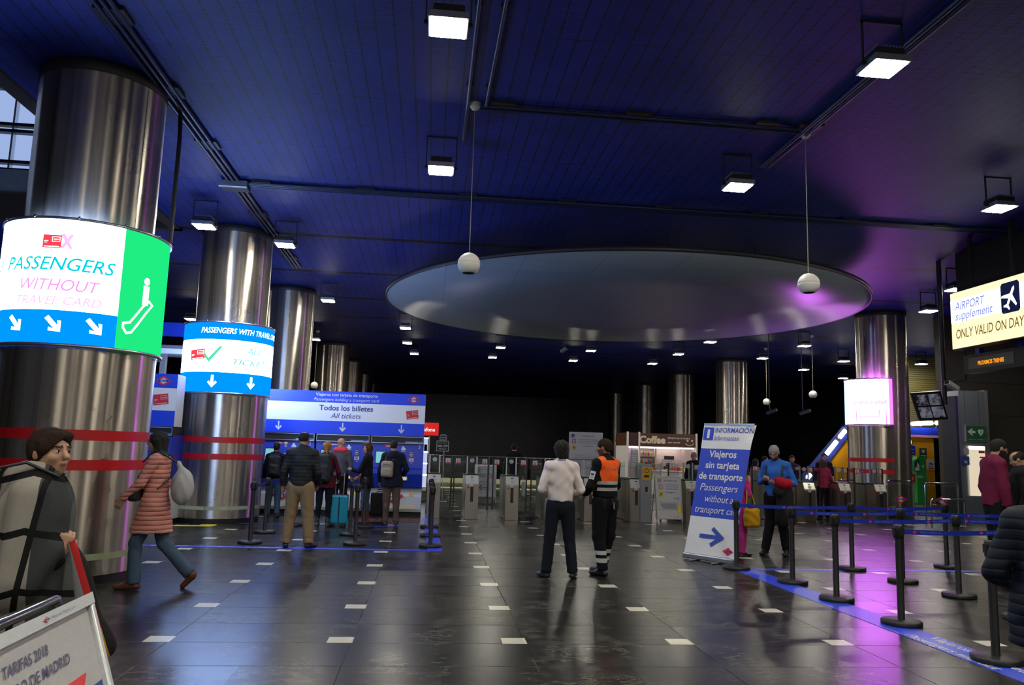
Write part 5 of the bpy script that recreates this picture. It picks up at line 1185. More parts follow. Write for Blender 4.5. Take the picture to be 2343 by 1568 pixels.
    # head
    F.ell(hp(0, -.012, .030), np.array([.074, .093, .084])*s, .02*s, Ri); F.ell(hp(0, .020, -.035), np.array([.060, .068, .072])*s, .03*s, Ri)
    F.ell(hp(0, .052, -.082), np.array([.030, .026, .024])*s, .03*s, Ri)
    for q in (-1, 1):
        F.ell(hp(q*.031, .090, .012), np.array([.017, .014, .013])*s, .012*s, Ri, 'cut'); F.ell(hp(q*.031, .071, .010), np.array([.0145, .0135, .011])*s, .004*s, Ri); F.ell(hp(q*.028, .080, .030), np.array([.020, .010, .007])*s, .012*s, Ri)
        F.ell(hp(q*.040, .058, -.022), np.array([.020, .020, .018])*s, .02*s, Ri); F.ell(hp(q*.075, -.008, -.004), np.array([.010, .019, .031])*s, .006*s, Ri)
    F.cone(hp(0, .080, .018), hp(0, .104, -.018), .009*s, .0135*s, .010*s); F.ell(hp(0, .084, -.048), np.array([.023, .012, .0065])*s, .006*s, Ri); F.ell(hp(0, .081, -.059), np.array([.019, .012, .007])*s, .006*s, Ri)
    # hands
    for i, q in enumerate('rl'):
        sg = 1 if q == 'r' else -1; W = D['wr'+q]; d = hd[q]; cu = curl[i]
        side = np.array([sg, 0, 0.]) if abs(d[0]) < .8 else np.array([0, 1., 0])
        n = unit(-side+d*(side@d)) if hands[i] is None else unit(np.array(hands[i])-d*(np.array(hands[i])@d)); ac = unit(np.cross(d, n))       # palm normal, across the palm
        th = ac if ac[1]+.3*ac[2] > 0 else -ac                                                       # thumb side: forward / up
        F.cone(W, W+d*.03*s, .026*s, .027*s, .01); 
        for t in (-1, 0, 1): F.cone(W+d*.02*s+th*t*.016*s, W+d*.085*s+th*t*.024*s, .0155*s, .013*s, .01*s)
        for fi, (o, ln) in enumerate(((1.5, .072), (.5, .082), (-.5, .076), (-1.5, .060))):
            p0 = W+d*.085*s+th*o*.0195*s; c1 = cu*.9+fi*.05; d1 = unit(d*math.cos(c1)+n*math.sin(c1)); p1 = p0+d1*ln*.5*s; c2_ = c1+cu*1.3; d2 = unit(d*math.cos(c2_)+n*math.sin(c2_)); p2 = p1+d2*ln*.5*s
            F.cone(p0, p1, .0092*s, .0085*s, .003*s); F.cone(p1, p2, .0085*s, .0070*s, .002*s)
        p0 = W+d*.025*s+th*.02*s; p1 = p0+unit(d*.6+th*.7+n*.3)*.045*s; p2 = p1+unit(d*.8+n*(.2+cu*.5)+th*.1)*.032*s; F.cone(p0, p1, .0125*s, .0105*s, .006*s); F.cone(p1, p2, .0100*s, .008*s, .003*s)
    def pick_body(c):
        r = np.zeros(len(c), int); h = ((c-C)/s) @ Rh     # head coordinates
        x, y, z = np.abs(h[:, 0]), h[:, 1], h[:, 2]
        fr = (y > .055) & (np.linalg.norm(h, axis=1) < .16)
        r[fr & (((x-.031)/.015)**2+((z-.010)/.0075)**2 < 1)] = 1; r[fr & (((x-.030)/.0065)**2+((z-.010)/.0068)**2 < 1)] = 2
        r[fr & (x < .021) & (z < -.046) & (z > -.060) & (y > .084)] = 3; r[fr & (np.abs(x-.031) < .021) & (np.abs(z-.032+.1*(x-.03)) < .0055)] = 4
        if beard: r[(z < -.036-.35*np.maximum(0, x-.035)+(.03*(x > .052))) & (z > -.108) & (y > -.01) & (r == 0) & ~((x < .02) & (z > -.04)) & (np.linalg.norm(h, axis=1) < .15) & ((y > .07) | (z < -.045) | (x > .045))] = 5
        return r
    root = field_obj(F, 'person', [skin, M_EYE, M_PUP, M_LIP, M_BROW if not female else M_BROW, beard or M_BROW], None, pick_body)
    root.location = (pos[0], pos[1], 0); root.rotation_euler[2] = -heading
    tag(root, label, 'person')
    E_ = dict(D=D, s=s, C=C, Rh=Rh, Ri=Ri, hp=hp, lo=lo, hi=hi, base=base, root=root, trunk=trunk, arm=arm, leg=leg, w=w, hd=hd)
    step = base
    # trousers
    if legs:
        F = Field(lo, hi, step); gl = legs.get('g', .018); gf = legs.get('flare', .03); zt_ = legs.get('top', 1.04)*s
        F.cone(D['pel']-np.array([0, 0, .03*s]), np.array([D['waist'][0], D['waist'][1], zt_]), (.145*w+gl*.7)*s, (.13*w+gl*.6)*s, .03, (fwd, .78))
        for q in 'rl':
            leg(F, q, gl, gl+.004, gf, cut=.97)
        F.clip((0, 0, -1), -zt_)
        for q in 'rl':
            a = D['ank'+q]; dn = unit(a-D['kne'+q]); F.clip(-dn, -dn @ (a+dn*.015*s), a+dn*.08*s, .12*s)
        F.bump(lambda x, y, z: .0035*np.sin(z*42+x*30+np.sin(y*25)*2)*np.exp(-((z-.5*s)/.16)**2)+.003*np.sin(z*60+y*20)*np.exp(-((z-.14*s)/.09)**2)+.002*np.sin(x*60+z*14))
        field_obj(F, legs.get('name', 'trousers'), legs['m'], root, legs.get('pick'))
    # shoes
    if shoes:
        hb = shoes.get('boot', .0)
        for q in 'rl':
            a, t_ = D['ank'+q], D['toe'+q]; dv = t_-a; fl = unit([dv[0], dv[1], 0]) if shoes.get('flat', True) else unit(dv); lo2 = np.minimum(a, t_)-.12*s; hi2 = np.maximum(a, t_)+.12*s; hi2[2] += hb; lo2[2] = min(lo2[2], a[2]-.09*s); F = Field(lo2, hi2, .009 if near else (.014 if not coarse else .02))
            dn = unit(a-D['kne'+q]); base_p = a+dn*.045*s
            if shoes.get('lift') == q:
                base_p = a+dn*.05*s; F.cone(base_p, t_, .038*s, .032*s, .02*s); F.cone(base_p-unit(dv)*.03*s, base_p, .036*s, .036*s, .02*s)
            else:
                hz = .040*s; F.cone((a[0]-fl[0]*.035*s, a[1]-fl[1]*.035*s, hz), (a[0]+fl[0]*.175*s, a[1]+fl[1]*.175*s, hz*.8), .042*s, .038*s, .02*s, ((0, 0, 1), .85)); F.cone(a+fl*.01, a+fl*.08*s-np.array([0, 0, .03*s]), .042*s, .036*s, .02*s); F.clip((0, 0, 1), .002)
            F.cone(a, a-dn*(.03+hb)*s, .043*s, (.045+hb*.06)*s, .02*s)
            F.clip(dn, dn @ (a-dn*(.035+hb)*s))
            field_obj(F, shoes.get('name', 'shoe'), shoes['m'], root, (lambda c, z0=.022*s: np.where(c[:, 2] < z0, 1, 0)) if isinstance(shoes['m'], list) else None)
    # upper garment
    if top:
        hem = top.get('hem', .98)*s; g = top.get('g', .022); F = Field(lo, hi, step if not near else .012); hw = top.get('hemw', .165)
        trunk(F, g, .035*s, hips=False)
        F.cone(np.array([D['pel'][0], D['pel'][1], min(hem, D['pel'][2])])+np.array([0, top.get('sway', 0), 0]), D['waist'], (hw*w+g*.5)*s, (.135*w+g)*s, .04*s, (fwd, .78))
        if hem < .9*s:
            for q in 'rl':
                a_, b_ = D['hip'+q], D['kne'+q]; fr_ = min(1, max(.05, (a_[2]-hem+.03)/(a_[2]-b_[2]+1e-6))); F.cone(a_, a_+(b_-a_)*fr_, (.09*w+g)*s, (.088*w+g)*s, .07*s)
        for i, q in enumerate('rl'):
            if top.get('sleeves', True): arm(F, q, g*.55, top.get('cuff', g*.7), .016*s, .97)
        if top.get('collar', .02):
            F.cone(D['neck']-np.array([0, 0, .05*s]), D['neck']+np.array([0, .005, top.get('collar', .02)*s]), .082*s, .066*s, .02*s)
        if top.get('hoodback'):
            F.ell(D['neck']+np.array([0, -.085*s, -.03*s]), np.array([.10, .055, .075])*s, .03*s)
        F.clip((0, 0, 1), hem)
        for q in 'rl':
            d = unit(D['wr'+q]-D['el'+q]); pcut = D['wr'+q]-d*top.get('sleeve_gap', -.005)*s; F.clip(-d, -d @ pcut, D['wr'+q]+d*.1*s, .13*s)
        qf = top.get('quilt', 0)
        if qf and 0: F.bump(lambda x, y, z: .0045*(np.abs(np.sin(z*PI/qf))**.5-.8)*-1)
        am = top.get('fold', .003); F.bump(lambda x, y, z: am*np.sin(z*33+x*22+3*np.sin(y*15+x*9))+am*.7*np.sin(x*47-z*21+2*np.sin(z*13)))
        # neck opening
        F.ell(D['neck']+np.array([0, .02*s, .05*s+top.get('collar', .02)*s]), np.array([.052, .055, .05])*s, .005, op='cut')
        field_obj(F, top.get('name', 'jacket'), top['m'], root, (lambda c: top['pick'](c, E_)) if top.get('pick') else None)
    # hair
    if hair:
        F = Field(C-.26*s-np.array([0, 0, .25*s if hair in ('long', 'curlylong', 'ponytail') else 0]), C+.24*s, .008 if near else (.012 if not coarse else .016)); gi = {'short': .008, 'ring': .008, 'fringe': .010, 'bowl': .009}.get(hair, .014)
        F.ell(hp(0, -.014, .034), (np.array([.074, .093, .084])+gi)*s, .02*s, Ri)
        if hair in ('short', 'fringe', 'bowl'):
            F.ell(hp(0, -.042, -.02), np.array([.064, .055, .055])*s, .03*s, Ri)
        if hair == 'curly':
            F.ell(hp(0, -.03, .03), np.array([.100, .112, .105])*s, .03*s, Ri); F.ell(hp(0, -.055, -.05), np.array([.085, .065, .075])*s, .04*s, Ri)
        if hair == 'bowl':
            for q in (-1, 1): F.ell(hp(q*.064, -.005, .02), np.array([.020, .050, .045])*s, .02*s, Ri)
            F.ell(hp(-.015, .050, .086), np.array([.062, .035, .022])*s, .02*s, Ri)
        if hair in ('long', 'curlylong'):
            L_ = .36 if hair == 'long' else .34
            for q in (-1, 1): F.cone(hp(q*.06, -.03, .02), C+np.array([q*.085, -.05, -L_])*s, .045*s, .035*s, .04*s)
            F.cone(hp(0, -.07, 0), C+np.array([0, -.085, -L_*.95])*s, .07*s, .055*s, .04*s, (fwd, .6))
            if hair == 'curlylong': F.ell(hp(0, -.02, .0), np.array([.115, .10, .12])*s, .04*s, Ri)
        if hair == 'ponytail':
            F.ell(hp(0, -.045, -.03), np.array([.066, .05, .055])*s, .03*s, Ri); F.ell(hp(0, -.12, .05), np.array([.035, .035, .035])*s, .015*s, Ri)
            F.cone(hp(0, -.13, .04), hp(.03, -.16, -.10), .034*s, .03*s, .02*s); F.cone(hp(.03, -.16, -.10), hp(.05, -.14, -.2), .03*s, .014*s, .02*s)
        # face opening
        zf = {'short': .052, 'fringe': .050, 'curly': .055, 'bowl': .056, 'long': .056, 'curlylong': .06, 'ponytail': .055}.get(hair, .052)
        if hair != 'ring': F.ell(hp(0, .105, -.04), np.array([.082 if hair not in ('long', 'curlylong') else .066, .095, .098+(zf-.05)])*s, .012*s, Ri, 'cut')
        if hair in ('short', 'fringe', 'ring'):
            for q in (-1, 1): F.ell(hp(q*.088, .012, -.04), np.array([.034, .050, .060])*s, .008*s, Ri, 'cut')
            F.clip(tuple(Rh @ np.array([0, -.35, .94])), (Rh @ np.array([0, -.35, .94])) @ (C+np.array([0, 0, -.075*s])))
        if hair == 'ring': F.ell(hp(0, .03, .135), np.array([.075, .13, .085])*s, .01*s, Ri, 'cut'); F.ell(hp(0, .12, .03), np.array([.08, .10, .12])*s, .01*s, Ri, 'cut')
        fr = 90 if hair in ('curly', 'curlylong') else 120; am2 = .011 if hair in ('curly', 'curlylong') else .003
        F.bump(lambda x, y, z: am2*np.sin(x*fr+3*np.sin(z*40))*np.sin(z*fr*.8+2*np.sin(y*50))*np.cos(y*fr*.7)+(.003 if am2 < .01 else 0)*np.sin(x*140+z*20))
        field_obj(F, 'hair', hm, root)
    if glasses:
        m = MB()
        for q in (-1, 1):
            cx = hp(q*.033, .098, .008); ex, ez, ey = Rh[:, 0]*s, Rh[:, 2]*s, Rh[:, 1]*s
            ring = [tuple(cx+ex*.026*math.cos(a)+ez*.019*math.sin(a)) for a in np.linspace(0, 2*PI, 17)]; m.tube(ring, .0022*s, M_BLK, 6)
            m.tube([tuple(cx+ex*q*.026), tuple(hp(q*.079, .02, .012)), tuple(hp(q*.082, -.02, .0))], .002*s, M_BLK, 5)
        m.tube([tuple(hp(-.008, .104, .012)), tuple(hp(.008, .104, .012))], .002*s, M_BLK, 5); m.build('glasses', root)
    if extra: extra(E_)
    return E_
def worn(E_, name, label, cat, F, mats, pick=None, smooth=1):     # a carried thing: its own top-level object standing where the wearer stands
    o = field_obj(F, name, mats, None, pick); o.matrix_world = Matrix.Translation(E_['root'].location) @ Matrix.Rotation(E_['root'].rotation_euler[2], 4, 'Z'); return tag(o, label, cat)
def straps(o, paths, r, m, name='strap'):
    for p in paths:
        b = MB(); b.tube(p, r, m, 8); b.build(name, o)
def backpack(E_, label, m, m2, size=(.15, .09, .22), z=1.22, y=-.20, x=0):
    s = E_['s']; c = np.array([x, y, z])*s; h = np.array(size)*s
    F = Field(c-h*1.5-.04, c+h*1.5+.04, .012); F.rbox(c, h, .06*s); F.rbox(c+np.array([0, -h[1]*.75, -h[2]*.35]), (h[0]*.78, h[1]*.45, h[2]*.5), .035*s, .012); F.bump(lambda x, y, z: .002*np.sin(z*50+x*30))
    o = worn(E_, 'backpack', label, 'backpack', F, m)
    D = E_['D']
    b = MB(); b.tube([c+np.array([-.03, .03, h[2]]), c+np.array([-.02, .02, h[2]+.035]), c+np.array([.02, .02, h[2]+.035]), c+np.array([.03, .03, h[2]])], .007, m2, 8); b.build('top_handle', o)
    for q in (1, -1):
        S_ = D['shr' if q > 0 else 'shl']; b = MB()
        a = c+np.array([q*h[0]*.5, h[1]*.6, h[2]*.85]); mid = np.array([S_[0]*.62, S_[1]*1, S_[2]+.095*s]); f = np.array([S_[0]*.62, S_[1]+.145*s, S_[2]-.13*s]); e = c+np.array([q*h[0]*.8, h[1]*.8, -h[2]*.6])
        b.tube([a, mid+np.array([0, -.06*s, -.01]), mid, mid+np.array([0, .07*s, -.02*s]), f, np.array([q*.17*s, .06*s, 1.15*s]), e], .013, m2, 8); b.build('strap', o)
    b = MB(); b.tube([c+np.array([-h[0]*.7, -h[1]*1.03, h[2]*.45]), c+np.array([0, -h[1]*1.08, h[2]*.62]), c+np.array([h[0]*.7, -h[1]*1.03, h[2]*.45])], .004, m2, 6); b.build('zip', o)
    return o
D_ = math.radians
# ---- white shirt man
C_WHITE = cloth('white cotton', (.82, .73, .73), .8, .15, 60); C_NAVYT = cloth('navy trouser cloth', (.008, .010, .020)); C_BLKT = cloth('black trouser cloth', (.006, .007, .009)); LEA = mat('black leather', (.012, .012, .013), .35); LEAB = mat('brown leather', (.10, .03, .015), .45)
person('person in a white shirt and dark trousers seen from behind, beside the guard in orange', (1.74, 10.2), D_(0), 1.74,
  J=dict(ankr=(.17, -.03, .085), ankl=(-.17, -.0, .085), kner=(.13, .01, .50), knel=(-.13, .02, .50), elr=(.262, -.05, 1.13), ell=(-.262, -.05, 1.14), wrr=(.19, .14, 1.04), wrl=(-.18, .15, 1.05), toer=(.23, .13, .03), toel=(-.23, .15, .03)),
  hair='curly', hm=H_BLACK, skin=SKIN2, top=dict(m=C_WHITE, hem=.985, g=.028, name='shirt', collar=.015, fold=.005, hemw=.15, cuff=.022), legs=dict(m=C_NAVYT, g=.016, flare=.034), shoes=dict(m=LEA), build=1.0, near=True, hand_dirs=((-.6, .6, .1), (.6, .6, .1)), head=(.05, .12, 0),
  extra=lambda E_: (lambda b: b.build('lanyard', E_['root']))((lambda b: (b.tube([E_['D']['neck']+np.array([-.07, -.02, .0]), E_['D']['neck']+np.array([-.045, -.062, .035]), E_['D']['neck']+np.array([.045, -.062, .035]), E_['D']['neck']+np.array([.07, -.02, .0])], .006, M_BLUE, 8), b)[1])(MB())))
# ---- guard
C_BLKJ = cloth('black jacket cloth', (.008, .008, .010)); C_ORG = mat('fluorescent orange', (1.0, .13, .02), .6); C_REF = mat('reflective tape', (.45, .45, .47), .4)
def rng(nt, v, lo, hi): return math_(nt, 'MULTIPLY', math_(nt, 'GREATER_THAN', v, lo), math_(nt, 'LESS_THAN', v, hi))
def guard_mats():
    s = 1.80/1.75; out = []
    for nm in ('security jacket cloth', 'security trouser cloth'):
        m, nt, b = newmat(nm); tc = nd(nt, 'ShaderNodeTexCoord'); sp = nd(nt, 'ShaderNodeSeparateXYZ'); nt.links.new(tc.outputs['Object'], sp.inputs[0]); x, y, z = sp.outputs; ax_ = math_(nt, 'ABSOLUTE', x)
        base = (.008, .008, .010)
        if 'jacket' in nm:
            lim = math_(nt, 'MINIMUM', .192, math_(nt, 'ADD', .172, math_(nt, 'MULTIPLY', math_(nt, 'MAXIMUM', 0, math_(nt, 'SUBTRACT', z, 1.25)), .25)))
            o = math_(nt, 'MULTIPLY', rng(nt, z, 1.205*s, 1.53*s), math_(nt, 'LESS_THAN', ax_, lim)); neck = math_(nt, 'MULTIPLY', math_(nt, 'GREATER_THAN', z, 1.475*s), math_(nt, 'LESS_THAN', ax_, .085)); o = math_(nt, 'MULTIPLY', o, math_(nt, 'SUBTRACT', 1, neck))
            c = mixc(nt, o, base, (1.0, .13, .02)); rf_ = math_(nt, 'MULTIPLY', math_(nt, 'ADD', rng(nt, z, 1.162*s, 1.205*s), rng(nt, z, 1.08*s, 1.122*s)), math_(nt, 'LESS_THAN', ax_, .192)); c = mixc(nt, rf_, c, (.42, .42, .44))
        else:
            c = mixc(nt, math_(nt, 'ADD', rng(nt, z, .18, .235), rng(nt, z, .28, .33)), base, (.5, .5, .52))
        nt.links.new(c, b.inputs['Base Color']); b.inputs['Roughness'].default_value = .85; b.inputs['Specular IOR Level'].default_value = .15; out.append(m)
    return out
C_GJ, C_GT = guard_mats()
def guard_extra(E_):
    D, s, root = E_['D'], E_['s'], E_['root']
    b = MB(); b.lathe([(.155, .985), (.162, .99), (.162, 1.035), (.155, 1.04)], M_BLK, n=40, T=Matrix.Diagonal((s, s*.80, s, 1))); b.build('duty_belt', root)
    for (x, y, z, h) in ((.12, -.10, .93, .14), (-.02, -.135, .96, .09), (.155, -.02, .93, .12), (-.13, -.09, .95, .10)):
        b = MB(); b.box(x-.03, x+.03, y-.025, y+.025, z-h/2, z+h/2, M_BLK); b.build('pouch', root, bevel=.01)
    b = MB()
    for q in range(3): b.tube([(-.02+q*.008, -.165, .95), (-.025+q*.012, -.17, .885-q*.01)], .006, M_CHROME, 6)
    b.lathe([(.02, 0), (.026, .003), (.02, .006)], M_CHROME, (-.015, -.165, .955), 16); b.build('key_bunch', root)
    # white arm badge on the left sleeve, lettering on the back
    S_, e = D['shl'], D['ell']; c = S_*.45+e*.55; d = unit(e-S_); out = unit(np.array([-1, -.35, 0])); out = unit(out-d*(out@d)); ac = np.cross(d, out)
    f = lambda ee: (lambda a, b_: tuple(c+ac*a-d*b_+out*(.068*s+ee-.9*a*a*6)))
    b = MB(); P = [(-.035, -.055), (.035, -.055), (.042, -.045), (.042, .045), (.035, .055), (-.035, .055), (-.042, .045), (-.042, -.045)]
    grid(b, -.036, .036, -.055, .055, M_WHITE, f(0), 6, 4); grid(b, -.022, .022, -.005, .028, M_NAVY, f(.002), 4, 2); grid(b, -.02, .02, -.035, -.025, M_NAVY, f(.002), 4, 1); b.build('arm_badge', root)
    b = MB(); g2 = lambda x, z: (x*1.0, -(.1365-1.1*x*x)*s, z); b.text('SEGURIDAD', 0, 1.335*s, .055, mat('orange print grey', (.55, .17, .10), .5), g2, bold=.02); b.text('MADRID', 0, 1.28*s, .04, _M['orange print grey'], g2); b.build('back_lettering', root)
    S_ = D['neck']; b = MB(); b.lathe([(.078, -.03), (.080, .03), (.070, .05)], C_BLKJ, tuple(S_+np.array([0, -.0, .0])), 28); b.build('raised_collar', root)
person('person in black security uniform with orange back panel and reflective bands', (2.40, 10.5), D_(-38), 1.80,
  J=dict(ankr=(.10, .12, .085), ankl=(-.10, -.06, .085), elr=(.26, .02, 1.14), ell=(-.265, .02, 1.14), wrr=(.14, .22, 1.04), wrl=(-.17, .22, 1.0)),
  hair='short', hm=H_BROWN, skin=SKIN2, beard=mat('stubble', (.10, .05, .035), .8), top=dict(m=C_GJ, hem=1.0, g=.032, name='jacket', collar=.05, fold=.003, hemw=.155, cuff=.02), legs=dict(m=C_GT, g=.022, flare=.03), shoes=dict(m=LEA, boot=.02, name='boot'), build=1.08, near=True, head=(.35, .1, 0), extra=guard_extra, hand_dirs=((-.7, .5, -.2), None))
# ---- man in khaki trousers
person('person in a black quilted jacket and khaki trousers standing with the back turned', (-1.98, 12.75), D_(2), 1.80,
  J=dict(ankr=(.17, -.02, .085), ankl=(-.17, .0, .085), kner=(.13, .02, .5), knel=(-.13, .02, .5), toer=(.24, .13, .03), toel=(-.20, .15, .03), elr=(.255, -.02, 1.13), ell=(-.26, -.04, 1.13), wrr=(.235, .14, .95), wrl=(-.27, .02, .88)),
  hair='ring', hm=H_BLACK, skin=SKIN2, top=dict(m=cloth('black quilted nylon', (.014, .016, .015), .6, quilt=.055, qd=.004), hem=.93, g=.034, quilt=.055, collar=.045, hemw=.15, cuff=.03), legs=dict(m=cloth('khaki cotton', (.26, .17, .085)), g=.026, flare=.042), shoes=dict(m=LEA), build=1.06, near=True, head=(.0, .1, 0))
# ---- woman in the pink coat
def pink_extra(E_):
    D, s, root, hp = E_['D'], E_['s'], E_['root'], E_['hp']
    F = Field(D['neck']-.16, D['neck']+.14, .012)
    F.cone(D['neck']+np.array([-.06, .04, .0]), D['neck']+np.array([.06, .04, .0]), .045, .045, .03); F.cone(D['neck']+np.array([-.06, -.03, .01]), D['neck']+np.array([.06, -.03, .01]), .045, .045, .03); F.cone(D['neck']+np.array([-.065, .04, 0]), D['neck']+np.array([-.065, -.03, 0.01]), .04, .04, .03); F.cone(D['neck']+np.array([.065, .04, 0]), D['neck']+np.array([.065, -.03, 0.01]), .04, .04, .03)
    field_obj(F, 'scarf', cloth('teal black scarf', (.02, .05, .06)), root)
    c = np.array([.02, -.27, 1.10])
    F = Field(c-.36, c+.36, .013); F.ell(c, (.13, .12, .20), .02); F.cone(c+np.array([0, .01, .15]), c+np.array([0, .06, .26]), .05, .025, .04); F.bump(lambda x, y, z: .004*np.sin(z*30+x*40+2*np.sin(y*30)))
    o = worn(E_, 'drawstring_bag', 'pale grey drawstring bag on the back of the woman in the pink coat', 'bag', F, cloth('pale grey nylon', (.45, .45, .47), .6))
    straps(o, [[c+np.array([0, .06, .25]), (.08, -.10, 1.44), (.10, .02, 1.50), (.11, .13, 1.36)], [c+np.array([0, .06, .25]), (-.08, -.10, 1.44), (-.10, .02, 1.50), (-.11, .13, 1.36)]], .009, M_BLK)
    F = Field((-.34, .0, .88), (.0, .34, 1.16), .012); F.rbox((-.15, .16, 1.02), (.10, .05, .075), .03)
    o = worn(E_, 'shoulder_bag', 'small black bag worn at the front of the woman in the pink coat', 'bag', F, LEA); straps(o, [[(-.15, .16, 1.09), (-.10, .17, 1.2), (.05, .14, 1.36), (.12, .02, 1.48), (.10, -.12, 1.38), (-.05, -.16, 1.2), (-.2, -.08, 1.08)]], .008, M_BLK)
person('person in a long pink quilted coat and jeans walking left past the big column', (-2.97, 9.1), D_(-88), 1.70,
  J=dict(ankr=(.07, -.42, .17), kner=(.08, -.10, .50), toer=(.07, -.36, .03), ankl=(-.07, .13, .085), knel=(-.07, .15, .50), toel=(-.08, .31, .035), ell=(-.23, .10, 1.17), wrl=(-.22, .27, 1.0), elr=(.21, -.03, 1.14), wrr=(.14, .16, 1.05), headc=(0, .035, 1.625)),
  hair='long', hm=H_BLACK, skin=SKIN, glasses=True, female=True, top=dict(m=cloth('pink quilted nylon', (.62, .25, .21), .5, .1, quilt=.05), hem=.62, g=.030, hemw=.185, cuff=.018, collar=.03, name='coat'),
  legs=dict(m=cloth('blue denim', (.06, .10, .16)), g=.012, flare=.036, name='jeans'), shoes=dict(m=LEAB, name='ankle_boot', lift='r'), near=True, extra=pink_extra, hand_dirs=(None, (0, .5, -.8)))
# ---- near woman with the plaid wrap
def wrap_mat():
    m, nt, b = newmat('plaid wool'); tc = nd(nt, 'ShaderNodeTexCoord'); sp = nd(nt, 'ShaderNodeSeparateXYZ'); nt.links.new(tc.outputs['Object'], sp.inputs[0]); x, y, z = sp.outputs
    n = noise(nt, tc.outputs['Object'], 60, 3); c = mixc(nt, math_(nt, 'GREATER_THAN', y, .03), (.34, .31, .28), (.055, .06, .063)); c = mixc(nt, math_(nt, 'GREATER_THAN', y, .15), c, (.11, .12, .12))
    st = math_(nt, 'ADD', z, math_(nt, 'MULTIPLY', math_(nt, 'ABSOLUTE', y), .3)); c = mixc(nt, line_mask(nt, st, .24, .02, .015), c, (.010, .010, .012)); c = mixc(nt, line_mask(nt, math_(nt, 'ADD', y, math_(nt, 'MULTIPLY', z, -.12)), .42, -.12, .012), c, (.012, .012, .013))
    c = mixc(nt, math_(nt, 'MULTIPLY', n, .25), c, (.02, .02, .02)); nt.links.new(c, b.inputs['Base Color']); b.inputs['Roughness'].default_value = .95; b.inputs['Specular IOR Level'].default_value = .1; return m
def near_extra(E_):
    D, s, root = E_['D'], E_['s'], E_['root']
    F = Field((-.45, -.40, .55), (.45, .45, 1.60), .014)
    F.cone((0, .0, 1.28), (0, .0, 1.38), .185, .14, .05, ((0, 1, 0), .80)); F.cone((0, .0, .62), (0, .0, 1.28), .23, .185, .05, ((0, 1, 0), .85))
    F.cone((-.19, -.01, 1.36), (-.29, .02, .75), .085, .10, .05); F.cone((.18, -.01, 1.36), (.22, -.01, 1.0), .075, .085, .05); F.cone((.22, -.01, 1.0), (.165, .09, 1.12), .08, .06, .04); F.cone((-.09, .0, 1.40), (-.05, -.07, 1.43), .06, .06, .04); F.cone((.09, .0, 1.40), (.05, -.07, 1.43), .06, .06, .04)
    F.bump(lambda x, y, z: .017*np.sin(x*30+2*np.sin(z*4)+y*24)*np.clip((1.45-z)*2, 0, 1)+.004*np.sin(x*60+z*9)); F.clip((0, 0, 1), .60); F.ell((0, .05, 1.52), (.060, .11, .15), .02, op='cut')
    field_obj(F, 'wool_wrap', wrap_mat(), root)
    c = np.array([-.02, -.36, 1.14]); F = Field(c-.4, c+.4, .016); F.rbox(c, (.18, .13, .27), .07)
    o = worn(E_, 'backpack', 'black backpack at the left picture edge on the woman in the plaid wrap', 'backpack', F, mat('black nylon', (.012, .010, .012), .6)); straps(o, [[(.12, -.24, 1.36), (.14, -.16, 1.47), (.12, -.04, 1.50), (.11, .09, 1.44)], [(-.12, -.24, 1.36), (-.14, -.16, 1.47), (-.12, -.04, 1.50), (-.11, .09, 1.44)]], .007, M_BLK)
    # hanging scarf end: red, grey, yellow
    F = Field((.02, .15, .6), (.40, .62, 1.16), .006); F.cone((.15, .17, 1.15), (.20, .33, .72), .026, .050, .02, ((1, 0, 0), .5)); F.bump(lambda x, y, z: .006*np.sin(x*60+y*30)); F.clip((0, 0, 1), .60)
    m, nt, b = newmat('striped scarf wool'); tc = nd(nt, 'ShaderNodeTexCoord'); sp = nd(nt, 'ShaderNodeSeparateXYZ'); nt.links.new(tc.outputs['Object'], sp.inputs[0]); x, y, z = sp.outputs
    t_ = math_(nt, 'SUBTRACT', y, math_(nt, 'ADD', .17, math_(nt, 'MULTIPLY', math_(nt, 'SUBTRACT', 1.15, z), .372)))
    c = mixc(nt, math_(nt, 'GREATER_THAN', t_, -.008), (.20, .20, .21), (.45, .01, .015)); c = mixc(nt, math_(nt, 'GREATER_THAN', t_, .022), c, (.008, .008, .01))
    c = mixc(nt, math_(nt, 'MULTIPLY', math_(nt, 'LESS_THAN', z, .80), math_(nt, 'LESS_THAN', t_, .022)), c, (.55, .30, .01)); nt.links.new(c, b.inputs['Base Color']); b.inputs['Roughness'].default_value = .9
    field_obj(F, 'hanging_scarf', m, root)
dn = RT*((112-1171.5)/FPX) - UP*((1035-784)/FPX) + FW; tN = 4.15/math.hypot(dn.x, dn.y)
person('short haired person wrapped in a grey and cream plaid shawl, nearest at the left', (dn.x*tN-.03, dn.y*tN), D_(72), 1.64,
  J=dict(wrr=(.15, .13, 1.18), elr=(.20, -.02, 1.02), wrl=(-.14, .08, 1.02), kner=(.09, .10, .5), ankr=(.09, .22, .085), knel=(-.09, -.05, .5), ankl=(-.09, -.25, .10), headc=(0, .035, 1.645)), hair='bowl', hm=H_BROWN, skin=SKIN, female=True,
  top=dict(m=C_BLKJ, hem=.80, g=.03, hemw=.18, name='coat'), legs=dict(m=C_BLKT, g=.012, flare=.015), shoes=dict(m=LEA, name='boot'), near=True, head=(-.70, .0, 0), curl=(1.0, .5), hand_dirs=((-.1, .30, .93), None), hands=((-.9, -.3, 0), None), extra=near_extra)
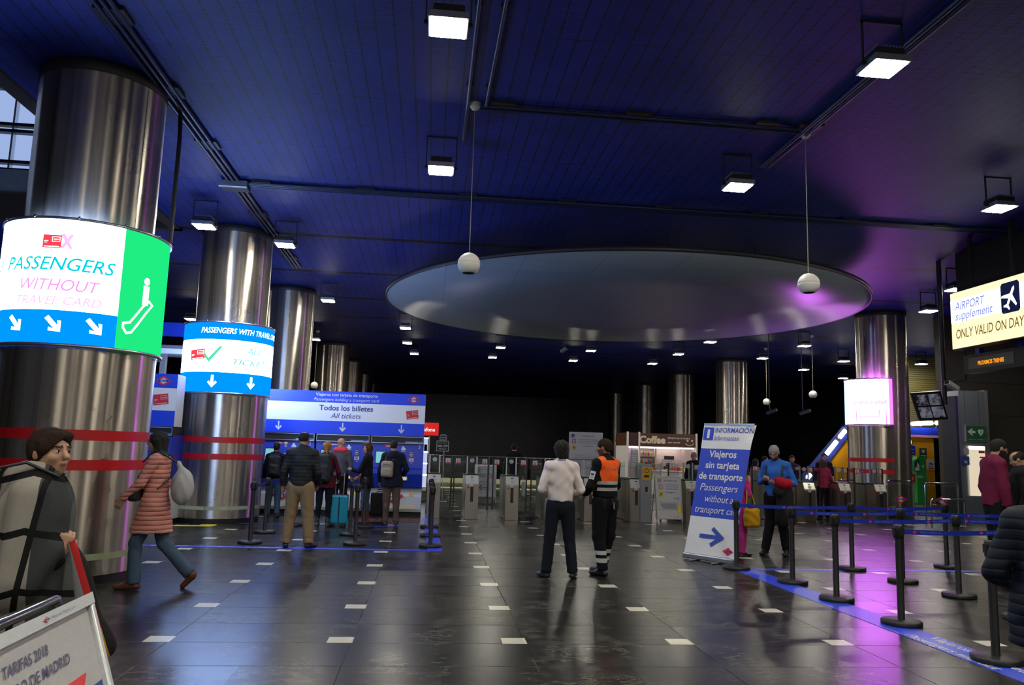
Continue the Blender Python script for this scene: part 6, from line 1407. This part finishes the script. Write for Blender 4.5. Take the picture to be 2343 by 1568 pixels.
# ---- man with the blue sweater
def blue_extra(E_):
    root = E_['root']; D = E_['D']
    F = Field((-.5, -.05, .50), (.1, .55, 1.30), .014); F.cone((-.20, .20, 1.10), (-.20, .20, .62), .13, .17, .03, ((0, 1, 0), .7)); F.cone((-.24, .10, 1.08), (-.12, .26, 1.05), .07, .09, .03); F.bump(lambda x, y, z: .008*np.sin(x*40+2*np.sin(z*12))+.004*np.sin(y*50+z*20))
    o = worn(E_, 'folded_coat', 'black coat with red hood hanging over the arm of the bearded phone user', 'coat', F, cloth('black coat cloth', (.012, .012, .013)))
    F = Field((-.45, .0, 1.0), (.05, .45, 1.36), .012); F.ell((-.20, .22, 1.19), (.15, .12, .10), .02); F.ell((-.13, .25, 1.23), (.10, .08, .08), .02); F.bump(lambda x, y, z: .006*np.sin(x*50+y*30)); q = field_obj(F, 'red_hood', cloth('dark red lining', (.35, .006, .02)), o); q['label'] = 'red hood'
    F = Field((-.06, .20, 1.12), (.16, .46, 1.32), .006); F.rbox((.05, .36, 1.20), (.035, .006, .065), .006, M=np.array(Matrix.Rotation(.9, 3, 'X'))); worn(E_, 'smartphone', 'phone held by the bearded man in the blue sweater', 'phone', F, M_BLK)
    bt = MB(); bt.tube([(.15, -.12, 1.20), (.14, -.06, 1.50), (.14, .05, 1.50), (.14, .14, 1.36), (.17, .08, 1.16)], .017, M_BLK, 8); bt.build('bag_strap', root)
    bt = MB(); bt.tube([(-.15, -.12, 1.20), (-.14, -.06, 1.50), (-.14, .05, 1.50), (-.14, .14, 1.36), (-.17, .08, 1.16)], .017, M_BLK, 8); bt.build('bag_strap', root)
person('person in a blue sweater with grey hair and beard looking down at a phone', (5.89, 12.85), D_(-138), 1.84,
  J=dict(elr=(.27, -.04, 1.14), wrr=(.10, .27, 1.18), ell=(-.29, -.02, 1.14), wrl=(-.05, .28, 1.15), headc=(0, .085, 1.615), ankr=(.17, .05, .085), ankl=(-.14, -.04, .085)), hair='short', hm=H_GREY, skin=SKIN, beard=mat('beard dark', (.03, .025, .025), .9), glasses=True,
  top=dict(m=cloth('blue knit', (.03, .13, .50)), hem=.93, g=.020, name='sweater', collar=.008, hemw=.155), legs=dict(m=C_BLKT, g=.020, flare=.03), shoes=dict(m=LEA), near=True, head=(.1, .55, 0), extra=blue_extra, hand_dirs=((-.35, .6, .1), (.5, .5, .15)), hands=((0, 0, 1), (0, 0, 1)), curl=(.8, .8), build=1.04)
# ---- girl in magenta behind the banner
def mag_extra(E_):
    F = Field((-.05, -.32, .40), (.48, .36, 1.0), .014); F.rbox((.24, .06, .64), (.07, .14, .15), .05); F.bump(lambda x, y, z: .005*np.sin(z*40+y*30))
    o = worn(E_, 'handbag', 'mustard yellow bag hanging beside the person in magenta, behind the roll-up banner', 'bag', F, cloth('mustard cloth', (.55, .28, .01), .7)); straps(o, [[(.24, -.05, .78), (.20, .0, 1.0), (.13, .02, 1.40), (.12, .10, 1.2), (.24, .16, .78)]], .010, _M['mustard cloth'])
person('person in magenta with long black hair, half hidden by the roll-up banner', (5.13, 12.62), D_(70), 1.50, J=dict(elr=(.20, .06, 1.17), wrr=(.12, .16, 1.40), wrl=(-.2, .1, .92), headc=(0, .05, 1.62)), hair='long', hm=H_BLACK, skin=SKIN, female=True, glasses=True,
  top=dict(m=cloth('magenta cloth', (.50, .03, .22)), hem=.90, g=.028, hemw=.16), legs=dict(m=_M['magenta cloth'], g=.016, flare=.024), shoes=dict(m=LEA, boot=.12, name='boot'), head=(-.1, .35, 0), extra=mag_extra, hand_dirs=((0, .1, 1), None))
# ---- ticket queue
def pony_extra(E_): backpack(E_, 'tall black backpack on the ponytailed woman in maroon', mat('dark nylon', (.014, .015, .015), .6), M_BLK, (.17, .11, .29), 1.22, -.235)
person('person with a fair ponytail and maroon coat at the ticket machines', (-2.02, 16.0), D_(8), 1.66, J=dict(elr=(.27, .02, 1.14), wrr=(.24, .16, .98)), hair='ponytail', hm=H_BLOND, skin=SKIN, female=True,
  top=dict(m=cloth('maroon coat cloth', (.10, .008, .02)), hem=.80, g=.026, hemw=.18, name='coat'), legs=dict(m=C_BLKT, g=.006, flare=.008, name='leggings'), shoes=dict(m=mat('grey boots', (.05, .05, .055), .6), boot=.10, name='boot'), extra=pony_extra)
def bald_extra(E_):
    D = E_['D']; F = Field(D['neck']-.2, D['neck']+.2, .014); F.cone(D['neck']+np.array([-.08, -.03, -.0]), D['neck']+np.array([.08, -.03, -.0]), .078, .078, .03); F.cone(D['neck']+np.array([-.06, .05, -.01]), D['neck']+np.array([.06, .05, -.01]), .07, .07, .03); field_obj(F, 'scarf', cloth('coral scarf', (.70, .05, .07)), E_['root'])
person('bald person with a coral scarf at ticket machine 2', (-1.93, 17.75), D_(5), 1.76, hair=None, skin=SKIN, top=dict(m=cloth('grey mottled jacket', (.09, .09, .11)), hem=.92, g=.03), legs=dict(m=C_BLKT), shoes=dict(m=mat('white trainers', (.6, .6, .6), .5)), head=(-.7, .1, 0), glasses=True, extra=bald_extra)
def bp_extra(E_):
    o = backpack(E_, 'black backpack with a blue top edge on the leftmost ticket buyer', mat('black blue nylon', (.010, .012, .016), .6), M_BLK, (.15, .08, .24), 1.20, -.19)
    c = E_['s']; b = MB(); b.tube([(-.13*c, -.22*c, 1.30*c), (-.12*c, -.21*c, 1.42*c), (-.05*c, -.2*c, 1.45*c), (.05*c, -.2*c, 1.45*c), (.12*c, -.21*c, 1.42*c), (.13*c, -.22*c, 1.30*c)], .012, M_BLUE, 8); b.build('blue_piping', o)
person('person with short black hair and jeans at the leftmost ticket machine', (-3.35, 17.85), D_(0), 1.62, hair='short', hm=H_BLACK, skin=SKIN2, top=dict(m=C_BLKJ, hem=.9, g=.03), legs=dict(m=_M['blue denim'], name='jeans'), shoes=dict(m=LEAB), extra=bp_extra)
def bag_extra(E_):
    F = Field((-.1, -.15, .66), (.52, .40, 1.10), .014); F.rbox((.22, .13, .88), (.17, .07, .14), .05); F.bump(lambda x, y, z: .005*np.sin(x*35+z*20))
    o = worn(E_, 'handbag', 'brown leather handbag on the arm of the curly haired woman', 'bag', F, mat('tan leather', (.26, .07, .02), .5)); straps(o, [[(.12, .12, 1.0), (.16, .04, 1.3), (.15, -.02, 1.47), (.17, .08, 1.3), (.32, .14, 1.0)]], .010, _M['tan leather'])
person('person with long curly hair and black coat looking back from the ticket machines', (-1.26, 16.75), D_(-78), 1.66, J=dict(ell=(-.2, .12, 1.14), wrl=(-.14, .30, 1.16), elr=(.23, .02, 1.12), wrr=(.14, .22, 1.0)), hair='curlylong', hm=H_AUB, skin=SKIN, female=True,
  top=dict(m=cloth('black wool coat', (.007, .007, .009)), hem=.78, g=.026, hemw=.17, name='coat', collar=.04), legs=dict(m=_M['blue denim'], g=.006, flare=.004, name='jeans'), shoes=dict(m=mat('chestnut boots', (.14, .035, .02), .5), boot=.26, name='boot'), head=(1.0, .02, 0), extra=bag_extra, hand_dirs=(None, (.2, .8, .3)))
def gb_extra(E_): backpack(E_, 'beige backpack slung on the left shoulder of the person in the navy hooded coat', cloth('beige canvas', (.36, .31, .24), .8), cloth('dark canvas', (.06, .05, .045)), (.125, .085, .17), 1.16, -.20, -.10)
person('person in a navy hooded coat and brown trousers at ticket machine 3', (-.72, 16.5), D_(2), 1.73, J=dict(elr=(.29, .0, 1.16), wrr=(.20, .22, 1.05), ankr=(.12, -.0, .085), ankl=(-.10, -.0, .085)), hair='short', hm=H_BLACK, skin=SKIN, top=dict(m=cloth('navy coat cloth', (.010, .012, .025)), hem=.80, g=.038, hemw=.17, hoodback=True, name='coat', collar=.03), legs=dict(m=cloth('brown trouser cloth', (.11, .075, .055)), g=.014, flare=.018), shoes=dict(m=[mat('navy trainers', (.012, .015, .03), .6), M_WHITE], name='trainer'), head=(0, .25, 0), build=1.05, extra=gb_extra)
# ---- beyond the gates
def bagw_extra(E_):
    F = Field((-.0, -.3, .25), (.6, .35, .95), .014); F.rbox((.30, .03, .55), (.06, .14, .20), .05); F.bump(lambda x, y, z: .008*np.sin(z*25+y*40)); o = worn(E_, 'carrier_bag', 'white plastic carrier bag held by the person walking beyond the turnstiles', 'bag', F, mat('white plastic film', (.55, .55, .53), .4)); straps(o, [[(.30, -.03, .73), (.27, .04, .84), (.30, .10, .73)]], .007, _M['white plastic film'])
person('person in black with a white carrier bag walking away beyond the turnstiles', (2.36, 21.6), D_(8), 1.80, J=dict(ankr=(.1, -.3, .14), kner=(.1, 0, .5), ankl=(-.1, .2, .085)), hair='short', hm=H_BLACK, skin=SKIN, top=dict(m=C_BLKJ, hem=.88, g=.04), legs=dict(m=C_BLKT), shoes=dict(m=LEAB, lift='r'), coarse=True, extra=bagw_extra)
px = PY(1588, 1045, 21.6)
person('person with glasses and a black coat between kiosk and roll-up banner', (px[0], 21.6), D_(-140), 1.70, hair='short', hm=H_GREY, skin=SKIN, glasses=True, top=dict(m=C_BLKJ, hem=.8, g=.035), legs=dict(m=C_BLKT), shoes=dict(m=LEA), head=(-.2, .2, 0), coarse=True)
def place(u, Y): q = PY(u, 1045, Y); return (q[0], Y)
person('person with long dark hair and pale top left of the blue sweater man', place(1728, 22.2), D_(75), 1.56, hair='long', hm=H_BLACK, skin=SKIN, female=True, top=dict(m=cloth('pale grey top', (.25, .25, .26)), hem=.9), legs=dict(m=C_BLKT), shoes=dict(m=LEA), coarse=True)
person('short haired person close left of the blue sweater man, farther back', place(1749, 22.8), D_(115), 1.66, hair='short', hm=H_BLACK, skin=SKIN2, top=dict(m=cloth('grey brown jacket', (.07, .06, .05)), hem=.9), legs=dict(m=C_BLKT), shoes=dict(m=LEA), coarse=True)
person('person in a navy coat just right of the head of the blue sweater man', place(1812, 22.2), D_(-160), 1.70, hair='short', hm=H_BLACK, skin=SKIN2, top=dict(m=_M['navy coat cloth'], hem=.9), legs=dict(m=C_BLKT), shoes=dict(m=LEA), coarse=True)
person('person with curly brown hair and maroon sweater pointing left at the gates', place(1882, 20.3), D_(4), 1.62, J=dict(ell=(-.42, .05, 1.42), wrl=(-.64, .12, 1.44)), hair='curlylong', hm=mat('hair brown', (.06, .025, .015), .6, bump=.6, bscale=150), skin=SKIN, female=True, top=dict(m=cloth('maroon knit', (.28, .02, .06)), hem=.92, g=.025, name='sweater'), legs=dict(m=C_BLKT), shoes=dict(m=LEA))
person('person with short hair and dark jacket facing the woman in the maroon sweater', place(1885, 23.0), D_(-165), 1.80, J=dict(ell=(-.26, .02, 1.14), wrl=(-.12, .24, 1.15)), hair='short', hm=H_BLACK, skin=SKIN2, top=dict(m=C_BLKJ, hem=.9, g=.035), legs=dict(m=C_BLKT), shoes=dict(m=LEA), coarse=True)
# ---- right edge group
def mj_extra(E_):
    D = E_['D']; b = MB(); c = D['neck']; b.lathe([(.075, -.05), (.07, .02), (.062, .03)], C_WHITE, tuple(c), 24); b.build('shirt_collar', E_['root']); b = MB(); b.tube([c+np.array([.02, .12, -.03]), c+np.array([.0, .155, -.25]), c+np.array([0, .165, -.5])], .005, M_ALU, 6); b.build('zip', E_['root'])
def along(u, D):
    d = RT*((u-1171.5)/FPX) - UP*((1060-784)/FPX) + FW; k = D/math.hypot(d.x, d.y); return (d.x*k, d.y*k)
_p = along(2274, 13.6)
person('bearded person in a maroon zip jacket standing before the lift shaft', (_p[0], _p[1]), D_(105), 2.0, J=dict(headc=(0, .07, 1.62), elr=(.26, .0, 1.13), wrr=(.25, .04, .88)), hair='short', hm=H_BLACK, skin=SKIN, beard=mat('beard black', (.02, .014, .012), .9), top=dict(m=cloth('maroon jacket cloth', (.16, .012, .05)), hem=.90, g=.038, collar=.02), legs=dict(m=C_BLKT), shoes=dict(m=LEA), head=(.1, .3, 0), build=1.1, extra=mj_extra, near=False)
_p = along(2332, 14.4)
person('balding person in a black coat talking to the bearded one in maroon', (_p[0], _p[1]), D_(-60), 1.82, hair='ring', hm=H_BLACK, skin=SKIN, top=dict(m=C_BLKJ, hem=.85, g=.05, hoodback=True, collar=.04), legs=dict(m=C_BLKT), shoes=dict(m=LEA), head=(0, .5, 0), build=1.15)
dn = RT*((2402-1171.5)/FPX) - UP*((1110-784)/FPX) + FW; tN = 5.6/math.hypot(dn.x, dn.y)
person('person in a navy quilted jacket cut by the right picture edge', (dn.x*tN, dn.y*tN), D_(35), 1.58, J=dict(ell=(-.33, -.02, 1.10), wrl=(-.16, .20, .98), elr=(.3, 0, 1.1)), hair='short', hm=H_BLACK, skin=SKIN2, top=dict(m=cloth('navy quilted nylon', (.007, .010, .024), .6, quilt=.06, qd=.007), hem=.66, g=.065, quilt=.06, hoodback=True, collar=.06, hemw=.19), legs=dict(m=C_BLKT), shoes=dict(m=LEA), build=1.15, near=True)

# ================================================================== luggage
def suitcase(x, y, w, d, h, rz, m, m2, label, handle=.45, ribs=True, z0=.055):
    t = thing('suitcase', label, 'suitcase', (x, y, 0), rz)
    b = MB(); b.box(-w/2, w/2, -d/2, d/2, z0, z0+h, m); b.build('shell', t, bevel=.035)
    if ribs:
        for q in (-.19, 0, .19):
            b = MB(); b.box(q*w*1.6-.012, q*w*1.6+.012, -d/2-.006, -d/2+.02, z0+.03, z0+h-.03, m2 if q == 0 else m); b.build('rib', t, bevel=.004)
    b = MB(); b.box(-w/2-.004, w/2+.004, -.012, .012, z0-.002, z0+h+.004, m2); b.build('zip_band', t, bevel=.005)
    for sx in (-1, 1):
        for sy in (-1, 1):
            b = MB(); b.lathe([(0, -.012), (.026, -.012), (.026, .012), (0, .012)], M_BLK, n=14, T=Matrix.Translation((sx*(w/2-.04), sy*(d/2-.035), .027)) @ Matrix.Rotation(PI/2, 4, 'Y')); b.box(sx*(w/2-.04)-.018, sx*(w/2-.04)+.018, sy*(d/2-.035)-.02, sy*(d/2-.035)+.02, .04, z0+.01, M_BLK); b.build('wheel', t)
    b = MB(); hh = z0+h+handle
    b.tube([(-.08, d/2-.03, z0+h-.02), (-.08, d/2-.03, hh), (-.07, d/2-.03, hh+.01), (.07, d/2-.03, hh+.01), (.08, d/2-.03, hh), (.08, d/2-.03, z0+h-.02)], .008, M_ALU, 8); b.box(-.06, .06, d/2-.045, d/2-.015, hh-.005, hh+.02, M_BLK); b.build('pull_handle', t)
    b = MB(); b.tube([(-.07, 0, z0+h), (-.06, 0, z0+h+.025), (.06, 0, z0+h+.025), (.07, 0, z0+h)], .010, M_BLK, 8); b.build('grip', t)
_p = GP(771, 1206)
suitcase(_p[0], _p[1]+.12, .36, .25, .56, .12, mat('turquoise shell', (.01, .30, .42), .3), M_BLK, 'turquoise hard shell suitcase with its handle out, in the ticket queue', .42)
_p = GP(866, 1186)
suitcase(_p[0], _p[1]+.1, .40, .24, .50, 0, cloth('black suitcase cloth', (.012, .012, .013)), M_DARK, 'black soft suitcase beside the brown trousers at ticket machine 3', .06, ribs=False)
